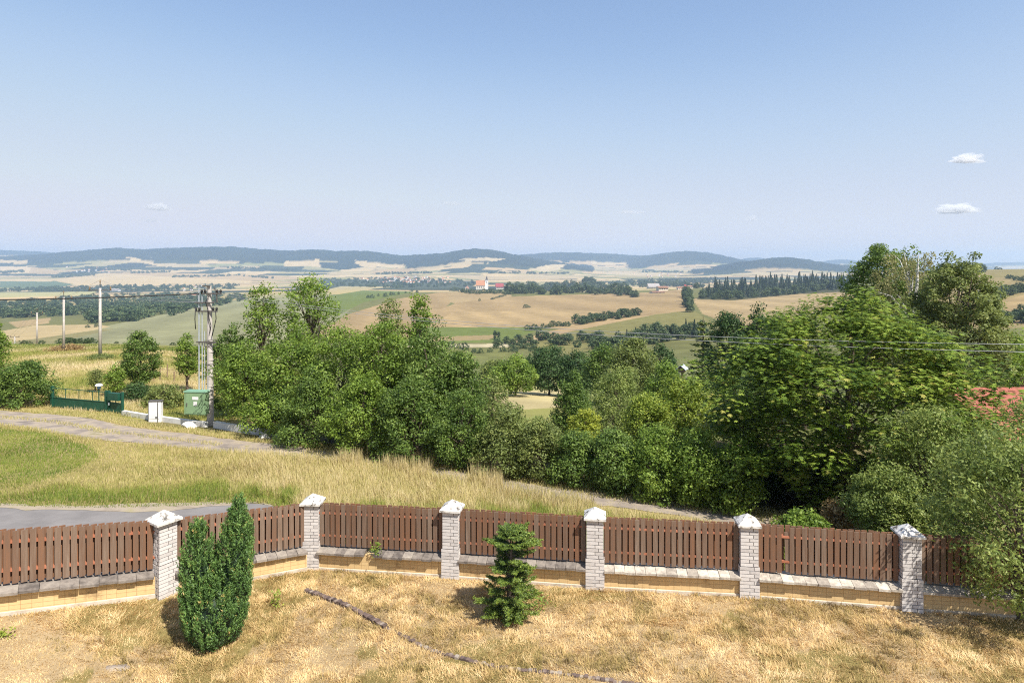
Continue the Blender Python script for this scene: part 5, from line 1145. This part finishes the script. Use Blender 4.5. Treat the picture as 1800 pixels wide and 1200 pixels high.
EDGE = edging()

# ------------------------------------------------------------------ grass
def blades(name, label, X, Y, L, W, lean, ang, tint, mat, lift=0.0):
    n = len(X); Z = zt(X, Y) + lift; ca, sa = np.cos(ang), np.sin(ang); h = L * np.sqrt(np.clip(1 - lean ** 2, .02, 1)); o = L * lean
    g = np.random.default_rng(1); fa = ang + np.pi / 2 + g.normal(0, .5, n); px, py = np.cos(fa) * W / 2, np.sin(fa) * W / 2
    v = np.stack([np.stack([X - px, Y - py, Z - .01], -1), np.stack([X + px, Y + py, Z - .01], -1), np.stack([X + ca * o * .45 + px * .8, Y + sa * o * .45 + py * .8, Z + h * .62], -1), np.stack([X + ca * o * .45 - px * .8, Y + sa * o * .45 - py * .8, Z + h * .62], -1),
                  np.stack([X + ca * o + px * .12, Y + sa * o + py * .12, Z + h], -1), np.stack([X + ca * o - px * .12, Y + sa * o - py * .12, Z + h], -1)], 1)
    b = np.arange(n)[:, None] * 6; f = np.concatenate([b + np.array([[0, 1, 2, 3]]), b + np.array([[3, 2, 4, 5]])], 0)
    o = link(name, mesh_np(name, v.reshape(-1, 3), f, M[mat], np.concatenate([tint, tint]))); return tag(o, label, 'grass', None, 'stuff')
g = np.random.default_rng(2)
n = 540000; X = g.uniform(-12.5, 16, n); Y = g.uniform(8.3, 14.4, n); k = (Y < fence_y(X) - .13) & (np.abs(X) < Y * .86 + .4 + 4.0 * (X > 0)); X, Y = X[k], Y[k]; n = len(X)
ex = np.array([p.x for p in EDGE]); ey = np.array([p.y for p in EDGE]); keep = np.abs(Y - np.interp(X, ex, ey)) > np.where(X < ex[34], .055, .04)
keep |= (X < ex[0]) | (X > ex[-1]); X, Y = X[keep], Y[keep]; n = len(X)
pn = fbm(X * .9, Y * 1.4, 3); pf = fbm(X * 4, Y * 5, 12); cl_ = fbm(X * 1.6 + 9, Y * 2.1, 8)
tint = np.clip(.66 + (pn - .5) * .7 + (pf - .5) * .75 + g.normal(0, .14, n), .02, 1); grn = cl_ > .585; tint[grn] = np.clip(tint[grn] - .24, .02, 1)
ang = vnoise(X * 2.3, Y * 2.3, 20) * 11 + g.normal(0, 1.1, n); L = g.uniform(.03, .11, n) * (.45 + 1.0 * pf) * (1 + .4 * grn)
tuft = (vnoise(X * 7, Y * 7, 41) > .80) & (g.random(n) < .7); L = np.where(tuft, g.uniform(.05, .13, n), L); tint = np.where(tuft, np.clip(tint - .22, .02, 1), tint)
ul, yl = project(X, Y, zt(X, Y)); bare = inpoly(ul, yl, [(-200, 1085), (40, 1082), (100, 1110), (170, 1150), (250, 1210), (-200, 1230)]) | (fbm(X * 1.3, Y * 1.3, 77) > .66); L = np.where(bare, L * .5, L); tint = np.where(bare, np.clip(tint + .05, 0, .9), tint); kb = ~(bare & (g.random(n) < .22))
X, Y, L, ang, tint, tuft = [q[kb] for q in (X, Y, L, ang, tint, tuft)]; n = len(X); lean_ = np.where(tuft, np.clip(g.normal(.5, .2, n), .05, .9), np.clip(g.normal(.86, .13, n), .2, .985))
blades('lawn_grass', 'dry matted straw-coloured lawn grass', X, Y, L, g.uniform(.005, .011, n), lean_, ang, tint, 'straw')
n = 420000; X = g.uniform(-31, 11, n); Y = 14 + (g.random(n) ** 1.2) * 22
dT = Y - track_y(X); hw = track_hw(X); ry = np.maximum(road_y(X), fence_y(X) + .25)
ok = (Y > ry) & (np.abs(X) < Y * .86 + 1) & ((dT < -hw + .15 * g.normal(size=n)) | ((dT > hw) & (dT < hw + 1.3)) | ((np.abs(dT) < .35) & (X < -13) & (g.random(n) < .35)) | ((np.abs(dT) <= hw) & (X > -9) & (g.random(n) < .5)))
X, Y, dT, hw, ry = [q[ok] for q in (X, Y, dT, hw, ry)]; n = len(X); Zg = zt(X, Y); uu, yy = project(X, Y, Zg)
dr = Y - ry; pn = fbm(X * .5, Y * .5, 3); pf = fbm(X * 2.5, Y * 2.5, 5)
uu = uu + g.normal(0, 5, n) + 22 * (fbm(X * .9, Y * .9, 31) - .5); yy = yy + 10 * (fbm(X * .9, Y * .9, 33) - .5) + g.normal(0, 2, n)
mown = inpoly(uu, yy, [(-200, 745), (0, 752), (90, 762), (165, 786), (172, 812), (120, 836), (50, 858), (-200, 880)])
path = inpoly(uu, yy, [(170, 775), (240, 775), (250, 800), (150, 838), (60, 866), (-50, 874), (60, 850), (140, 822), (178, 800)])
tall = sstep(330, 480, uu)
L = np.where(mown, .09, .17 + .18 * tall) * g.uniform(.6, 1.3, n) * (.7 + .6 * pf); L = np.where(dT > -hw, .14 * g.uniform(.5, 1.2, n), L); L = np.where(path, .07 * g.uniform(.6, 1.4, n), L)
L *= np.where(dr < .5, .45, 1); L *= np.where((X > 2.6) & (dT < 0), np.clip((-hw - dT) / 1.4, .22, 1), 1)
straw = sstep(.8, 3.2, dr + (pn - .5) * 4) ; off = np.where(X > RX[-1], 3.9, 0); straw = np.where(tall > .5, sstep(.4, 2.0, dr - off + (pn - .5) * 4 + (pf - .5) * 3), straw)
tint = np.clip(.20 + .06 * tall + (.44 + .06 * tall) * straw + (pf - .5) * .35 + g.normal(0, .11, n), 0, 1)
tint = np.where(mown, np.clip(.20 + (pn - .45) * .5 + g.normal(0, .1, n), 0, .6), tint); tint = np.where(path, np.clip(.62 + g.normal(0, .12, n), 0, 1), tint); tint = np.where(dT > -hw, np.clip(.66 + g.normal(0, .15, n), 0, 1), tint)
blades('meadow_grass', 'tall yellow and green meadow grass between the road and the gravel track', X, Y, L, g.uniform(.008, .016, n) * (1 + (Y - 16) * .035), np.clip(g.normal(.38, .2, n), .02, .95), vnoise(X * .4, Y * .4, 3) * 4 + g.normal(0, 1.0, n), tint, 'meadow')
nf = 130000; Yf = 34.5 * (110 / 34.5) ** g.random(nf); Xf = Yf * g.uniform(-.98, -.33, nf); okf = (Yf > track_y(Xf) + 3.2); Xf, Yf = Xf[okf], Yf[okf]; nf = len(Xf); q = fbm(Xf * .16, Yf * .16, 14); q2 = fbm(Xf * .8, Yf * .8, 15)
blades('far_meadow_grass', 'dry yellow grass of the meadow around the far poles', Xf, Yf, g.uniform(.10, .30, nf) * (.5 + q2), .012 * Yf / 25, np.clip(g.normal(.5, .2, nf), .05, .95), g.random(nf) * 6.28, np.clip(.62 + (q - .5) * 1.3 + (q2 - .5) * .5 + g.normal(0, .1, nf) - .25 * sstep(75, 100, Yf), 0, 1), 'meadow')
# dry reeds at the hedge foot
n = 6500; s = g.random(n); X = -7.5 + 10.5 * s; Y = track_y(X) + np.where(g.random(n) < .3, 1, -1) * track_hw(X) + g.normal(-.1, .35, n); k = vnoise(X * 1.1, X * 0, 5) > .42; X, Y = X[k], Y[k]; n = len(X)
blades('dry_reeds', 'dry straw-coloured reeds along the foot of the hedge', X, Y, g.uniform(.34, .75, n), g.uniform(.010, .018, n), np.clip(g.normal(.2, .12, n), 0, .6), g.random(n) * 6.28, np.clip(g.normal(.85, .1, n), 0, 1), 'meadow')

# ------------------------------------------------------------------ clouds and haze
def cloudmat(name, dens):
    m = bpy.data.materials.new(name); m.use_nodes = True; nt = m.node_tree; nt.nodes.clear(); out = nt.nodes.new('ShaderNodeOutputMaterial'); v = nt.nodes.new('ShaderNodeVolumePrincipled'); v.inputs['Color'].default_value = (1, 1, 1, 1); v.inputs['Density'].default_value = dens; v.inputs['Anisotropy'].default_value = .2
    nt.links.new(v.outputs[0], out.inputs['Volume']); return m
import bmesh
from mathutils import noise as mnoise
def cloud(label, u, y, wpx, hpx, dens, seed):
    Y = 14500; c = pix(u, y, Y); s = Y / F; bm = bmesh.new(); bmesh.ops.create_icosphere(bm, subdivisions=6, radius=1)
    for v in bm.verts:
        d = v.co.copy(); q = Vector((d.x * 1.6 + seed * 5, d.y * 1.6, d.z * 1.1))
        k = .66 + .42 * mnoise.fractal(q * 1.1, 1.0, 2.0, 5, noise_basis='PERLIN_ORIGINAL') + .10 * math.sin(seed + d.x * 2.5)
        k = max(k, .12); z = d.z * k; z = z if z > -.10 else -.10 + (z + .10) * .22
        v.co = Vector((d.x * k * wpx * s * .60, d.y * k * wpx * s * .30, z * hpx * s * .85))
    me = bpy.data.meshes.new('cloud'); bm.to_mesh(me); bm.free(); me.materials.append(cloudmat('cloud_vapour', dens)); o = link('cloud', me, None, c); tag(o, label, 'cloud')
cloud('small bright cloud highest in the sky at the right', 1697, 283, 72, 17, .008, 1)
cloud('flat cloud with a raised hump low in the sky at the right', 1684, 371, 92, 20, .008, 2)
cloud('small rounded cloud low in the sky at the left', 284, 367, 52, 17, .006, 3)
cloud('tiny faint cloud over the church', 797, 359, 42, 9, .0035, 4)
cloud('thin faint streak of cloud right of the middle', 1111, 374, 52, 8, .0045, 5)
cloud('tiny round cloud above the far right hills', 1320, 386, 27, 11, .006, 6)
cloud('faint wisp of cloud under the rounded cloud at the left', 262, 389, 37, 8, .003, 7)
def haze():
    mb = MB(); mb.box((0, 6140, 65), (62000, 12400, 400)); mb.v = [(x, y, z) for x, y, z in mb.v]
    m = bpy.data.materials.new('haze_air'); m.use_nodes = True; nt = m.node_tree; nt.nodes.clear(); out = nt.nodes.new('ShaderNodeOutputMaterial'); v = nt.nodes.new('ShaderNodeVolumePrincipled'); v.inputs['Color'].default_value = (.52, .71, 1, 1); v.inputs['Density'].default_value = 1.0e-4; v.inputs['Anisotropy'].default_value = 0.1
    nt.links.new(v.outputs[0], out.inputs['Volume']); tag(mb.build('haze', m), 'pale summer haze over the far country', 'haze', None, 'stuff')
haze()
